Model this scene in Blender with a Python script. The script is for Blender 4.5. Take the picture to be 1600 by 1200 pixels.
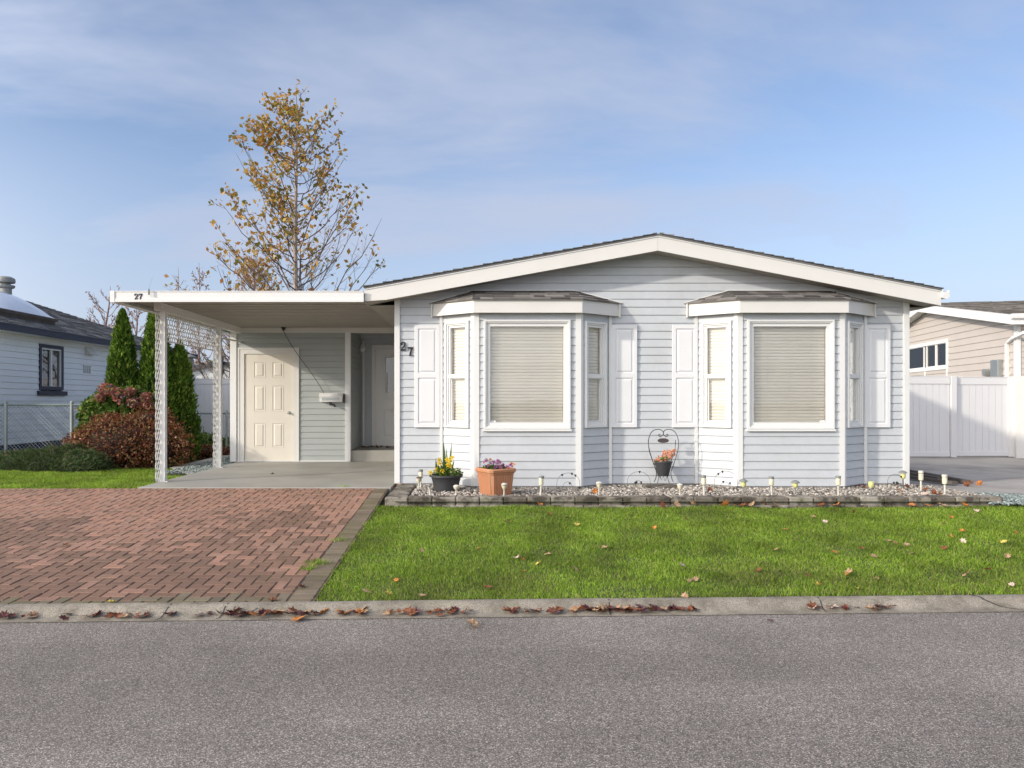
import bpy, math, random
import numpy as np
from mathutils import Vector, Matrix, noise as mnoise
R = math.radians
for o in list(bpy.data.objects): bpy.data.objects.remove(o, do_unlink=True)
S = bpy.context.scene
COL = S.collection
# ------------------------------------------------------------------ camera, world, sun, exposure
EYE = 1.17; CX = 745.0; HY = 627.0; F = 1150.0
cd = bpy.data.cameras.new('camera'); cam = bpy.data.objects.new('camera', cd); COL.objects.link(cam)
cam.location = (0, 0, EYE); cam.rotation_euler = (R(90), 0, 0)
cd.sensor_width = 36; cd.lens = 36*F/1600; cd.shift_x = (800-CX)/1600; cd.shift_y = (HY-600)/1600
cd.clip_start = 0.05; cd.clip_end = 5000
S.camera = cam
SUN_EL = 20.5; SUN_AZ = 61.5      # azimuth measured from the facade normal towards the left
w = bpy.data.worlds.new('World'); S.world = w; w.use_nodes = True
nt = w.node_tree; nt.nodes.clear(); N = nt.nodes.new; L = nt.links.new
out = N('ShaderNodeOutputWorld'); bg = N('ShaderNodeBackground'); sky = N('ShaderNodeTexSky')
sky.sky_type = 'NISHITA'; sky.sun_disc = False
sky.sun_elevation = R(SUN_EL); sky.sun_rotation = R(180+SUN_AZ)
sky.air_density = 1.0; sky.dust_density = 0.6; sky.ozone_density = 1.2
tc = N('ShaderNodeTexCoord'); sep = N('ShaderNodeSeparateXYZ'); L(tc.outputs['Generated'], sep.inputs[0])
def wmath(op, a, b):
    n = N('ShaderNodeMath'); n.operation = op
    for i, v in enumerate((a, b)):
        if isinstance(v, (int, float)): n.inputs[i].default_value = v
        else: L(v, n.inputs[i])
    return n.outputs[0]
zz = wmath('ADD', sep.outputs[2], 0.22)
ux = wmath('DIVIDE', sep.outputs[0], zz); uy = wmath('DIVIDE', sep.outputs[1], zz)
cmb = N('ShaderNodeCombineXYZ'); L(ux, cmb.inputs[0]); L(uy, cmb.inputs[1])
mp = N('ShaderNodeMapping'); mp.inputs['Scale'].default_value = (0.55, 1.25, 1); mp.inputs['Rotation'].default_value = (0, 0, R(-14)); mp.inputs['Location'].default_value = (0.9, 0.35, 0)
L(cmb.outputs[0], mp.inputs[0])
n1 = N('ShaderNodeTexNoise'); n1.inputs['Scale'].default_value = 1.05; n1.inputs['Detail'].default_value = 6; n1.inputs['Roughness'].default_value = 0.56; n1.inputs['Distortion'].default_value = 0.5
L(mp.outputs[0], n1.inputs['Vector'])
rm = N('ShaderNodeMapRange'); rm.inputs[1].default_value = 0.40; rm.inputs[2].default_value = 0.70; rm.inputs[3].default_value = 0.06; rm.inputs[4].default_value = 0.92
rm.interpolation_type = 'SMOOTHSTEP'
L(n1.outputs[0], rm.inputs[0])
tint = N('ShaderNodeMix'); tint.data_type = 'RGBA'; tint.blend_type = 'MULTIPLY'; tint.inputs[0].default_value = 1
tint.inputs[7].default_value = (0.78, 0.79, 0.88, 1); L(sky.outputs[0], tint.inputs[6])
hz = N('ShaderNodeMapRange'); hz.inputs[1].default_value = 0.0; hz.inputs[2].default_value = 0.36; hz.inputs[3].default_value = 0.97; hz.inputs[4].default_value = 0.0; L(sep.outputs[2], hz.inputs[0])
gm0 = N('ShaderNodeVectorMath'); gm0.operation = 'DOT_PRODUCT'; L(tc.outputs['Generated'], gm0.inputs[0]); gm0.inputs[1].default_value = (-.82, -.45, .35)
gf = N('ShaderNodeMapRange'); gf.inputs[1].default_value = 0.0; gf.inputs[2].default_value = 0.8; gf.inputs[4].default_value = 0.8; L(gm0.outputs['Value'], gf.inputs[0])
fm = wmath('MAXIMUM', wmath('MAXIMUM', rm.outputs[0], hz.outputs[0]), gf.outputs[0])
mx = N('ShaderNodeMix'); mx.data_type = 'RGBA'; L(fm, mx.inputs[0]); L(tint.outputs[2], mx.inputs[6])
# thin cloud: dim lavender ahead, warm glow added behind the camera to lift shadows
sdv = (-math.sin(R(SUN_AZ))*math.cos(R(SUN_EL)), -math.cos(R(SUN_AZ))*math.cos(R(SUN_EL)), math.sin(R(SUN_EL)))
dp = N('ShaderNodeVectorMath'); dp.operation = 'DOT_PRODUCT'; L(tc.outputs['Generated'], dp.inputs[0]); dp.inputs[1].default_value = sdv
gm = N('ShaderNodeMapRange'); gm.interpolation_type = 'SMOOTHSTEP'; gm.inputs[1].default_value = -0.05; gm.inputs[2].default_value = 0.95; L(dp.outputs['Value'], gm.inputs[0])
cc_ = N('ShaderNodeMix'); cc_.data_type = 'RGBA'; L(gm.outputs[0], cc_.inputs[0]); cc_.inputs[6].default_value = (2.42, 2.72, 3.5, 1); cc_.inputs[7].default_value = (13.2, 12.6, 12.0, 1)
L(cc_.outputs[2], mx.inputs[7])
L(mx.outputs[2], bg.inputs[0]); bg.inputs[1].default_value = 0.128; L(bg.outputs[0], out.inputs[0])
sd = bpy.data.lights.new('sun', 'SUN'); sd.energy = 1.85; sd.angle = R(2.0); sd.color = (1.0, 0.92, 0.80)
sun = bpy.data.objects.new('sun', sd); COL.objects.link(sun)
sdir = Vector((-math.sin(R(SUN_AZ))*math.cos(R(SUN_EL)), -math.cos(R(SUN_AZ))*math.cos(R(SUN_EL)), math.sin(R(SUN_EL))))
sun.rotation_euler = sdir.to_track_quat('Z', 'Y').to_euler(); sun.location = (-20, -10, 20)
S.view_settings.view_transform = 'Standard'; S.view_settings.look = 'None'; S.view_settings.exposure = 0.80; S.view_settings.gamma = 1
S.view_settings.use_curve_mapping = False
S.render.engine = 'CYCLES'
random.seed(7); RNG = np.random.default_rng(7)
def px(x, y, Y): return Vector(((x-CX)/F*Y, Y, EYE+(HY-y)/F*Y))
def pz(x, y, z):                               # the point seen at pixel x, y that lies at height z
    Y = (EYE-z)*F/(y-HY); return Vector(((x-CX)/F*Y, Y, z))
# ------------------------------------------------------------------ materials
def ramp(nodes, stops):
    r = nodes.new('ShaderNodeValToRGB'); e = r.color_ramp.elements
    while len(e) < len(stops): e.new(0.5)
    for i, (p, c) in enumerate(stops): e[i].position = p; e[i].color = (*c, 1)
    return r
def mat(name, col, rough=0.6, var=0.08, vscale=3.0, bump=0.0, bscale=60, metal=0.0, spec=0.4, island=None, dirt=None, fine=None, trans=0.0, stretch=(1, 1, 1)):
    """island: ramp stops by random-per-island; dirt: (colour, noise scale, lo, hi, amount); fine: (scale, amount) speckle"""
    m = bpy.data.materials.new(name); m.use_nodes = True; t = m.node_tree; n = t.nodes; l = t.links
    b = n['Principled BSDF']; b.inputs['Roughness'].default_value = rough; b.inputs['Metallic'].default_value = metal
    b.inputs['Specular IOR Level'].default_value = spec
    g = n.new('ShaderNodeNewGeometry'); mpn = n.new('ShaderNodeMapping'); mpn.inputs['Scale'].default_value = stretch
    l.new(g.outputs['Position'], mpn.inputs[0]); P = mpn.outputs[0]
    if island:
        r = ramp(n, island); src = n.new('ShaderNodeObjectInfo').outputs['Random'] if name.startswith('retaining') else g.outputs['Random Per Island']; l.new(src, r.inputs[0]); c = r.outputs[0]
    else:
        rgb = n.new('ShaderNodeRGB'); rgb.outputs[0].default_value = (*col, 1); c = rgb.outputs[0]
    def mul(c, fac_socket):
        v = n.new('ShaderNodeVectorMath'); v.operation = 'SCALE'; l.new(c, v.inputs[0]); l.new(fac_socket, v.inputs['Scale']); return v.outputs[0]
    if var:
        nn = n.new('ShaderNodeTexNoise'); nn.inputs['Scale'].default_value = vscale; nn.inputs['Detail'].default_value = 5; l.new(P, nn.inputs['Vector'])
        mr = n.new('ShaderNodeMapRange'); mr.inputs[1].default_value = 0.3; mr.inputs[2].default_value = 0.7; mr.inputs[3].default_value = 1-var; mr.inputs[4].default_value = 1+var
        l.new(nn.outputs[0], mr.inputs[0]); c = mul(c, mr.outputs[0])
    if fine:
        nn = n.new('ShaderNodeTexNoise'); nn.inputs['Scale'].default_value = fine[0]; nn.inputs['Detail'].default_value = 2; l.new(g.outputs['Position'], nn.inputs['Vector'])
        mr = n.new('ShaderNodeMapRange'); mr.inputs[1].default_value = 0.3; mr.inputs[2].default_value = 0.7; mr.inputs[3].default_value = 1-fine[1]; mr.inputs[4].default_value = 1+fine[1]
        l.new(nn.outputs[0], mr.inputs[0]); c = mul(c, mr.outputs[0])
    for d in (dirt or []):
        nn = n.new('ShaderNodeTexNoise'); nn.inputs['Scale'].default_value = d[1]; nn.inputs['Detail'].default_value = 6; nn.inputs['Roughness'].default_value = 0.65; l.new(P, nn.inputs['Vector'])
        mr = n.new('ShaderNodeMapRange'); mr.inputs[1].default_value = d[2]; mr.inputs[2].default_value = d[3]; mr.inputs[4].default_value = d[4]; l.new(nn.outputs[0], mr.inputs[0])
        x = n.new('ShaderNodeMix'); x.data_type = 'RGBA'; l.new(mr.outputs[0], x.inputs[0]); l.new(c, x.inputs[6]); x.inputs[7].default_value = (*d[0], 1); c = x.outputs[2]
    l.new(c, b.inputs['Base Color'])
    if bump:
        nn = n.new('ShaderNodeTexNoise'); nn.inputs['Scale'].default_value = bscale; nn.inputs['Detail'].default_value = 4; l.new(P, nn.inputs['Vector'])
        bp = n.new('ShaderNodeBump'); bp.inputs['Strength'].default_value = bump; bp.inputs['Distance'].default_value = 0.01; l.new(nn.outputs[0], bp.inputs['Height']); l.new(bp.outputs[0], b.inputs['Normal'])
    if trans:
        tr = n.new('ShaderNodeBsdfTranslucent'); l.new(c, tr.inputs[0]); ms = n.new('ShaderNodeMixShader'); ms.inputs[0].default_value = trans
        l.new(b.outputs[0], ms.inputs[1]); l.new(tr.outputs[0], ms.inputs[2]); l.new(ms.outputs[0], n['Material Output'].inputs[0])
    return m
def glass(name, tint=(0.985, 0.985, 0.98), refl=0.06):
    m = bpy.data.materials.new(name); m.use_nodes = True; t = m.node_tree; n = t.nodes; l = t.links
    n.remove(n['Principled BSDF']); tr = n.new('ShaderNodeBsdfTransparent'); tr.inputs[0].default_value = (*tint, 1)
    gl = n.new('ShaderNodeBsdfGlossy'); gl.inputs['Roughness'].default_value = 0.02
    lw = n.new('ShaderNodeLayerWeight'); lw.inputs[0].default_value = 0.12
    mr = n.new('ShaderNodeMapRange'); mr.inputs[3].default_value = refl; mr.inputs[4].default_value = 0.7; l.new(lw.outputs['Fresnel'], mr.inputs[0])
    nn = n.new('ShaderNodeTexNoise'); nn.inputs['Scale'].default_value = 1.6; bp = n.new('ShaderNodeBump'); bp.inputs['Strength'].default_value = 0.06; bp.inputs['Distance'].default_value = 0.05
    l.new(nn.outputs[0], bp.inputs['Height']); l.new(bp.outputs[0], gl.inputs['Normal'])
    ms = n.new('ShaderNodeMixShader'); l.new(mr.outputs[0], ms.inputs[0]); l.new(tr.outputs[0], ms.inputs[1]); l.new(gl.outputs[0], ms.inputs[2]); l.new(ms.outputs[0], n['Material Output'].inputs[0])
    return m
M = {}
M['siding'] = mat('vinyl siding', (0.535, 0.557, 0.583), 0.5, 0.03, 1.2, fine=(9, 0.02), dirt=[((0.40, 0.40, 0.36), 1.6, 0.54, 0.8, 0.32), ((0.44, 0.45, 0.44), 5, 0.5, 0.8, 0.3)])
M['siding_shade'] = mat('shade-darkened siding', (0.385, 0.41, 0.402), 0.5, 0.04, 1.5, dirt=[((0.36, 0.35, 0.30), 1.8, 0.52, 0.8, 0.35)])  # same siding as the house, carport shade darkened into the colour
M['white'] = mat('white trim', (0.75, 0.745, 0.73), 0.45, 0.02, 3, dirt=[((0.55, 0.52, 0.46), 4, 0.6, 0.85, 0.3)])
M['cream'] = mat('cream fascia', (0.72, 0.70, 0.665), 0.5, 0.03, 3, dirt=[((0.5, 0.46, 0.4), 3, 0.58, 0.85, 0.35)])
M['shutter'] = mat('shutter white', (0.76, 0.76, 0.77), 0.45, 0.02)
M['soffit'] = mat('soffit', (0.37, 0.34, 0.295), 0.6, 0.05)  # shade under the roofs darkened into the colour; paint likely white
M['shingle'] = mat('asphalt shingles', (0.1, 0.1, 0.1), 0.9, 0.15, 4, fine=(180, 0.35), spec=0.2, island=[(0, (0.085, 0.087, 0.092)), (0.5, (0.15, 0.148, 0.148)), (1, (0.23, 0.222, 0.215))], dirt=[((0.09, 0.1, 0.05), 3, 0.6, 0.75, 0.4)])
M['shingle_brown'] = mat('brown shingles', (0.1, 0.1, 0.1), 0.9, 0.15, 4, fine=(180, 0.35), spec=0.2, island=[(0, (0.08, 0.075, 0.072)), (0.5, (0.15, 0.138, 0.13)), (1, (0.27, 0.25, 0.235))])
M['blind'] = mat('blind slats', (0.80, 0.75, 0.64), 0.5, 0.03, island=[(0, (0.72, 0.67, 0.58)), (1, (0.80, 0.75, 0.66))])
M['glass'] = glass('window glass'); M['glass_dark'] = glass('dark window glass', (0.3, 0.34, 0.38), 0.10)
M['dark'] = mat('dark interior', (0.03, 0.032, 0.035), 0.8, 0)
M['black_metal'] = mat('black metal', (0.025, 0.023, 0.023), 0.45, 0.1)
M['door_cream'] = mat('cream door paint', (0.74, 0.69, 0.60), 0.45, 0.03, dirt=[((0.38, 0.33, 0.27), 9, 0.67, 0.78, 0.5)])
M['door_white'] = mat('white door paint', (0.80, 0.78, 0.76), 0.4, 0.02)
M['slab'] = mat('painted concrete', (0.33, 0.315, 0.28), 0.55, 0.10, 1.4, bump=0.05, bscale=40, fine=(60, 0.05), dirt=[((0.2, 0.2, 0.17), 2.2, 0.55, 0.75, 0.45), ((0.46, 0.46, 0.44), 0.8, 0.5, 0.7, 0.4)])
M['concrete'] = mat('concrete', (0.34, 0.33, 0.31), 0.85, 0.12, 2, bump=0.2, bscale=80, fine=(120, 0.2), dirt=[((0.16, 0.15, 0.13), 5, 0.52, 0.72, 0.6)])
M['curb'] = mat('kerb concrete', (0.27, 0.238, 0.195), 0.9, 0.22, 3, bump=0.35, bscale=140, fine=(130, 0.42), dirt=[((0.11, 0.095, 0.07), 7, 0.46, 0.70, 0.8), ((0.17, 0.18, 0.08), 2.5, 0.6, 0.72, 0.4)])
M['drive_conc'] = mat('driveway concrete', (0.40, 0.37, 0.335), 0.85, 0.1, 1, bump=0.1, fine=(70, 0.1), dirt=[((0.16, 0.14, 0.13), 0.7, 0.47, 0.66, 0.6)])
M['brick'] = mat('red paving bricks', (0.3, 0.1, 0.07), 0.85, 0.12, 5, bump=0.35, bscale=90, fine=(140, 0.22), island=[(0, (0.285, 0.158, 0.112)), (0.3, (0.315, 0.172, 0.122)), (0.6, (0.335, 0.182, 0.13)), (0.8, (0.31, 0.182, 0.135)), (1, (0.285, 0.172, 0.125))],
    dirt=[((0.20, 0.122, 0.085), 0.8, 0.46, 0.66, 0.6), ((0.17, 0.115, 0.075), 7, 0.48, 0.72, 0.6), ((0.13, 0.075, 0.055), 30, 0.55, 0.75, 0.35)])
M['brick_damp'] = mat('stained paving bricks', (0.3, 0.1, 0.07), 0.8, 0.12, 5, bump=0.35, bscale=90, fine=(140, 0.22), island=[(0, (0.165, 0.095, 0.067)), (0.7, (0.195, 0.112, 0.078)), (0.9, (0.225, 0.13, 0.092)), (1, (0.30, 0.168, 0.122))],
    dirt=[((0.12, 0.085, 0.06), 2.4, 0.48, 0.68, 0.45), ((0.15, 0.125, 0.05), 9, 0.58, 0.75, 0.35)])
M['border_brick'] = mat('grey paving bricks', (0.2, 0.18, 0.15), 0.85, 0.12, 5, bump=0.35, bscale=90, fine=(140, 0.22), island=[(0, (0.125, 0.098, 0.07)), (0.5, (0.155, 0.122, 0.085)), (1, (0.20, 0.158, 0.115))], dirt=[((0.12, 0.12, 0.035), 4, 0.46, 0.7, 0.6)])
M['joint'] = mat('mossy joints', (0.12, 0.085, 0.058), 0.95, 0.2, 9, bump=0.4, dirt=[((0.24, 0.21, 0.05), 2.2, 0.53, 0.62, 0.8), ((0.16, 0.16, 0.03), 9, 0.6, 0.7, 0.6)])
M['soil'] = mat('soil', (0.06, 0.055, 0.03), 0.95, 0.3, 12, bump=0.5, dirt=[((0.07, 0.1, 0.03), 5, 0.4, 0.6, 0.8)])
M['ground'] = mat('rough ground', (0.10, 0.11, 0.06), 0.95, 0.3, 1, bump=0.3)
M['block'] = mat('retaining block concrete', (0.26, 0.235, 0.2), 0.9, 0.1, 6, bump=0.6, bscale=60, fine=(110, 0.2), island=[(0, (0.15, 0.13, 0.105)), (0.5, (0.25, 0.22, 0.18)), (1, (0.38, 0.345, 0.295))], dirt=[((0.045, 0.036, 0.028), 6, 0.44, 0.58, 0.88), ((0.13, 0.14, 0.06), 5, 0.58, 0.7, 0.4)])
M['gravel'] = mat('pebbles', (0.4, 0.38, 0.36), 0.8, 0.1, 20, island=[(0, (0.07, 0.065, 0.06)), (0.2, (0.18, 0.16, 0.14)), (0.5, (0.32, 0.28, 0.24)), (0.75, (0.46, 0.42, 0.37)), (0.93, (0.66, 0.62, 0.56)), (1, (0.30, 0.2, 0.16))])
M['gravel_teal'] = mat('teal pebbles', (0.3, 0.38, 0.36), 0.8, 0.1, 20, island=[(0, (0.07, 0.08, 0.08)), (0.35, (0.17, 0.2, 0.19)), (0.7, (0.25, 0.3, 0.29)), (0.9, (0.3, 0.38, 0.36)), (1, (0.5, 0.52, 0.5))])
M['terracotta'] = mat('terracotta plastic', (0.46, 0.205, 0.105), 0.6, 0.08, 6, dirt=[((0.62, 0.40, 0.27), 5, 0.5, 0.75, 0.5)], stretch=(1, 1, 0.3))
M['black_pot'] = mat('charcoal plastic', (0.045, 0.046, 0.05), 0.5, 0.1, dirt=[((0.14, 0.13, 0.12), 8, 0.58, 0.75, 0.4)])
M['bark'] = mat('pale bark', (0.33, 0.27, 0.22), 0.9, 0.25, 6, bump=0.3)
M['bark_dark'] = mat('twig bark', (0.14, 0.105, 0.09), 0.9, 0.2, 6)
M['bark_pink'] = mat('pinkish twigs', (0.26, 0.17, 0.15), 0.9, 0.2, 6)
M['steel'] = mat('galvanised steel', (0.42, 0.44, 0.44), 0.42, 0.08, metal=0.7)
M['flue'] = mat('dull flue metal', (0.24, 0.245, 0.24), 0.55, 0.15, metal=0.2)
M['fence_steel'] = mat('chain link wire', (0.34, 0.37, 0.37), 0.5, 0.08, metal=0.35)
M['fence_green'] = mat('green grey fence tube', (0.15, 0.19, 0.18), 0.5, 0.1)
M['navy'] = mat('navy trim', (0.022, 0.027, 0.055), 0.5, 0.05)
M['navy_skirt'] = mat('navy skirting', (0.035, 0.042, 0.10), 0.7, 0.08)
M['house_white'] = mat('white painted boards', (0.86, 0.87, 0.88), 0.55, 0.03, 2, dirt=[((0.5, 0.5, 0.48), 2.5, 0.55, 0.8, 0.25)])
M['beige'] = mat('beige siding', (0.53, 0.475, 0.43), 0.55, 0.03, 2)
M['vinyl'] = mat('white vinyl fence', (0.70, 0.69, 0.69), 0.4, 0.02, 2, dirt=[((0.5, 0.45, 0.3), 2, 0.62, 0.85, 0.3)])
M['lamp_white'] = mat('white lamp plastic', (0.60, 0.57, 0.50), 0.5, 0.15, 30, dirt=[((0.35, 0.31, 0.25), 25, 0.5, 0.7, 0.6)])
M['lamp_ivory'] = mat('weathered lamp glass', (0.62, 0.57, 0.42), 0.35, 0.25, 40)
M['lamp_yellow'] = mat('yellow green globe', (0.68, 0.68, 0.28), 0.35, 0.1, 20)
M['lamp_grey'] = mat('grey lamp plastic', (0.2, 0.21, 0.2), 0.5, 0.1, 20)
M['lamp_brown'] = mat('brown lamp cap', (0.12, 0.085, 0.055), 0.5, 0.2, 20)
M['skylight'] = mat('skylight dome', (0.72, 0.76, 0.84), 0.12, 0.03, spec=0.8)
M['wood_dark'] = mat('weathered timber', (0.12, 0.10, 0.085), 0.9, 0.2, 6, bump=0.4)
M['plaque'] = mat('brown plaque', (0.08, 0.06, 0.06), 0.6, 0.1)
def leafmat(name, stops, trans=0.3, rough=0.6, var=0.12, vscale=2.0): return mat(name, (0, 0, 0), rough, var, vscale, island=stops, trans=trans, spec=0.25)
M['grass'] = leafmat('grass', [(0, (0.095, 0.18, 0.015)), (0.3, (0.18, 0.315, 0.023)), (0.65, (0.28, 0.425, 0.038)), (0.88, (0.38, 0.475, 0.08)), (1, (0.50, 0.48, 0.2))], 0.3, 0.6, 0.36, 1.9)
M['grass_dry'] = leafmat('dry grass', [(0, (0.12, 0.15, 0.03)), (0.5, (0.24, 0.24, 0.09)), (1, (0.38, 0.33, 0.18))], 0.3, 0.7, 0.25, 2)
M['cedar'] = leafmat('cedar foliage', [(0, (0.04, 0.09, 0.008)), (0.5, (0.095, 0.185, 0.017)), (0.85, (0.18, 0.275, 0.03)), (1, (0.25, 0.27, 0.06))], 0.2, 0.7, 0.3, 5)
M['red_shrub'] = leafmat('russet shrub leaves', [(0, (0.07, 0.025, 0.015)), (0.25, (0.15, 0.045, 0.025)), (0.5, (0.24, 0.075, 0.035)), (0.7, (0.31, 0.13, 0.05)), (0.85, (0.14, 0.14, 0.035)), (1, (0.48, 0.28, 0.18))], 0.2)
M['green_shrub'] = leafmat('green shrub leaves', [(0, (0.04, 0.09, 0.015)), (0.6, (0.10, 0.19, 0.03)), (0.9, (0.2, 0.26, 0.05)), (1, (0.32, 0.25, 0.08))], 0.3)
M['heather'] = leafmat('low shrub needles', [(0, (0.035, 0.065, 0.022)), (0.5, (0.075, 0.12, 0.04)), (0.85, (0.12, 0.17, 0.06)), (0.95, (0.17, 0.13, 0.08)), (1, (0.24, 0.14, 0.12))], 0.2, 0.7, 0.3, 3)
M['hydrangea'] = leafmat('fading hydrangea petals', [(0, (0.22, 0.06, 0.05)), (0.3, (0.38, 0.13, 0.10)), (0.6, (0.42, 0.24, 0.15)), (0.78, (0.2, 0.13, 0.22)), (0.9, (0.14, 0.16, 0.04)), (1, (0.5, 0.36, 0.2))], 0.3)
M['tree_leaf'] = leafmat('autumn tree leaves', [(0, (0.15, 0.145, 0.03)), (0.25, (0.27, 0.21, 0.045)), (0.5, (0.45, 0.26, 0.05)), (0.7, (0.62, 0.35, 0.07)), (0.85, (0.40, 0.17, 0.06)), (1, (0.72, 0.56, 0.16))], 0.4)
M['birch_leaf'] = leafmat('golden birch leaves', [(0, (0.34, 0.17, 0.07)), (0.5, (0.50, 0.28, 0.10)), (1, (0.62, 0.44, 0.16))], 0.4)
M['pink_leaf'] = leafmat('rusty last leaves', [(0, (0.25, 0.12, 0.09)), (1, (0.42, 0.26, 0.16))], 0.3)
M['spear'] = leafmat('spear leaves', [(0, (0.045, 0.10, 0.025)), (1, (0.12, 0.2, 0.05))], 0.2)
M['yellow'] = leafmat('yellow petals', [(0, (0.75, 0.52, 0.03)), (1, (0.85, 0.7, 0.08))], 0.3)
M['purple'] = leafmat('purple petals', [(0, (0.28, 0.07, 0.30)), (0.4, (0.45, 0.15, 0.45)), (0.65, (0.6, 0.4, 0.6)), (0.8, (0.45, 0.06, 0.15)), (1, (0.75, 0.62, 0.55))], 0.3)
M['peach'] = leafmat('peach petals', [(0, (0.50, 0.17, 0.10)), (0.5, (0.72, 0.32, 0.18)), (1, (0.85, 0.55, 0.38))], 0.3)
LEAFC = {'maroon': (0.085, 0.022, 0.022), 'russet': (0.21, 0.075, 0.035), 'orange': (0.52, 0.20, 0.05), 'tan': (0.42, 0.27, 0.16), 'pale': (0.55, 0.42, 0.36), 'yellow': (0.5, 0.40, 0.09), 'purple brown': (0.15, 0.075, 0.085), 'green': (0.36, 0.38, 0.22)}
for k, c in LEAFC.items(): M['leaf_'+k] = mat(k+' fallen leaf', c, 0.65, 0.3, 30, trans=0.15, spec=0.3, fine=(60, 0.25))
# asphalt: fine multi-coloured aggregate
def asphalt():
    m = bpy.data.materials.new('asphalt'); m.use_nodes = True; t = m.node_tree; n = t.nodes; l = t.links; b = n['Principled BSDF']
    g = n.new('ShaderNodeNewGeometry')
    v = n.new('ShaderNodeTexVoronoi'); v.inputs['Scale'].default_value = 215; l.new(g.outputs['Position'], v.inputs['Vector'])
    bw = n.new('ShaderNodeSeparateColor'); l.new(v.outputs['Color'], bw.inputs[0])
    r = ramp(n, [(0, (0.075, 0.065, 0.058)), (0.35, (0.14, 0.124, 0.111)), (0.7, (0.212, 0.191, 0.172)), (0.9, (0.33, 0.30, 0.272)), (1, (0.52, 0.48, 0.44))]); l.new(bw.outputs[0], r.inputs[0])
    h = n.new('ShaderNodeMix'); h.data_type = 'RGBA'; h.blend_type = 'OVERLAY'; h.inputs[0].default_value = 0.05; l.new(r.outputs[0], h.inputs[6]); l.new(v.outputs['Color'], h.inputs[7])
    nn = n.new('ShaderNodeTexNoise'); nn.inputs['Scale'].default_value = 1.1; nn.inputs['Detail'].default_value = 5; l.new(g.outputs['Position'], nn.inputs['Vector'])
    n2 = n.new('ShaderNodeTexNoise'); n2.inputs['Scale'].default_value = 38; n2.inputs['Detail'].default_value = 3; l.new(g.outputs['Position'], n2.inputs['Vector'])
    ad = n.new('ShaderNodeMath'); ad.operation = 'ADD'; l.new(nn.outputs[0], ad.inputs[0]); l.new(n2.outputs[0], ad.inputs[1])
    mr = n.new('ShaderNodeMapRange'); mr.inputs[1].default_value = 0.65; mr.inputs[2].default_value = 1.35; mr.inputs[3].default_value = 0.88; mr.inputs[4].default_value = 1.34; l.new(ad.outputs[0], mr.inputs[0])
    s = n.new('ShaderNodeVectorMath'); s.operation = 'SCALE'; l.new(h.outputs[2], s.inputs[0]); l.new(mr.outputs[0], s.inputs['Scale'])
    mp3 = n.new('ShaderNodeMapping'); mp3.inputs['Scale'].default_value = (.18, 1.3, 1); l.new(g.outputs['Position'], mp3.inputs[0]); n3 = n.new('ShaderNodeTexNoise'); n3.inputs['Scale'].default_value = 1.0; n3.inputs['Detail'].default_value = 6; l.new(mp3.outputs[0], n3.inputs['Vector'])
    m3 = n.new('ShaderNodeMapRange'); m3.inputs[1].default_value = 0.35; m3.inputs[2].default_value = 0.65; m3.inputs[3].default_value = 0.86; m3.inputs[4].default_value = 1.12; l.new(n3.outputs[0], m3.inputs[0])
    s2 = n.new('ShaderNodeVectorMath'); s2.operation = 'SCALE'; l.new(s.outputs[0], s2.inputs[0]); l.new(m3.outputs[0], s2.inputs['Scale']); l.new(s2.outputs[0], b.inputs['Base Color'])
    b.inputs['Roughness'].default_value = 0.85; b.inputs['Specular IOR Level'].default_value = 0.3
    bp = n.new('ShaderNodeBump'); bp.inputs['Strength'].default_value = 0.6; bp.inputs['Distance'].default_value = 0.004; l.new(v.outputs['Distance'], bp.inputs['Height']); l.new(bp.outputs[0], b.inputs['Normal'])
    return m
M['asphalt'] = asphalt()
# ------------------------------------------------------------------ helpers
def tag(o, label=None, cat=None, group=None, kind=None):
    if label: o['label'] = label
    if cat: o['category'] = cat
    if group: o['group'] = group
    if kind: o['kind'] = kind
    return o
def empty(name, loc, label, cat, group=None):
    o = bpy.data.objects.new(name, None); COL.objects.link(o); o.location = loc; o.empty_display_size = 0.1
    return tag(o, label, cat, group)
def worldloc(o):
    v = Vector((0, 0, 0))
    while o: v += Vector(o.location); o = o.parent
    return v
def link(name, me, m, parent=None, origin=None, smooth=False):
    if m is not None: me.materials.append(m)
    o = bpy.data.objects.new(name, me); COL.objects.link(o)
    off = worldloc(parent) if parent else (Vector(origin) if origin is not None else Vector((0, 0, 0)))
    if off.length: me.transform(Matrix.Translation(-off))
    if parent: o.parent = parent
    elif origin is not None: o.location = origin
    if smooth: me.polygons.foreach_set('use_smooth', [True]*len(me.polygons))
    return o
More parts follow.
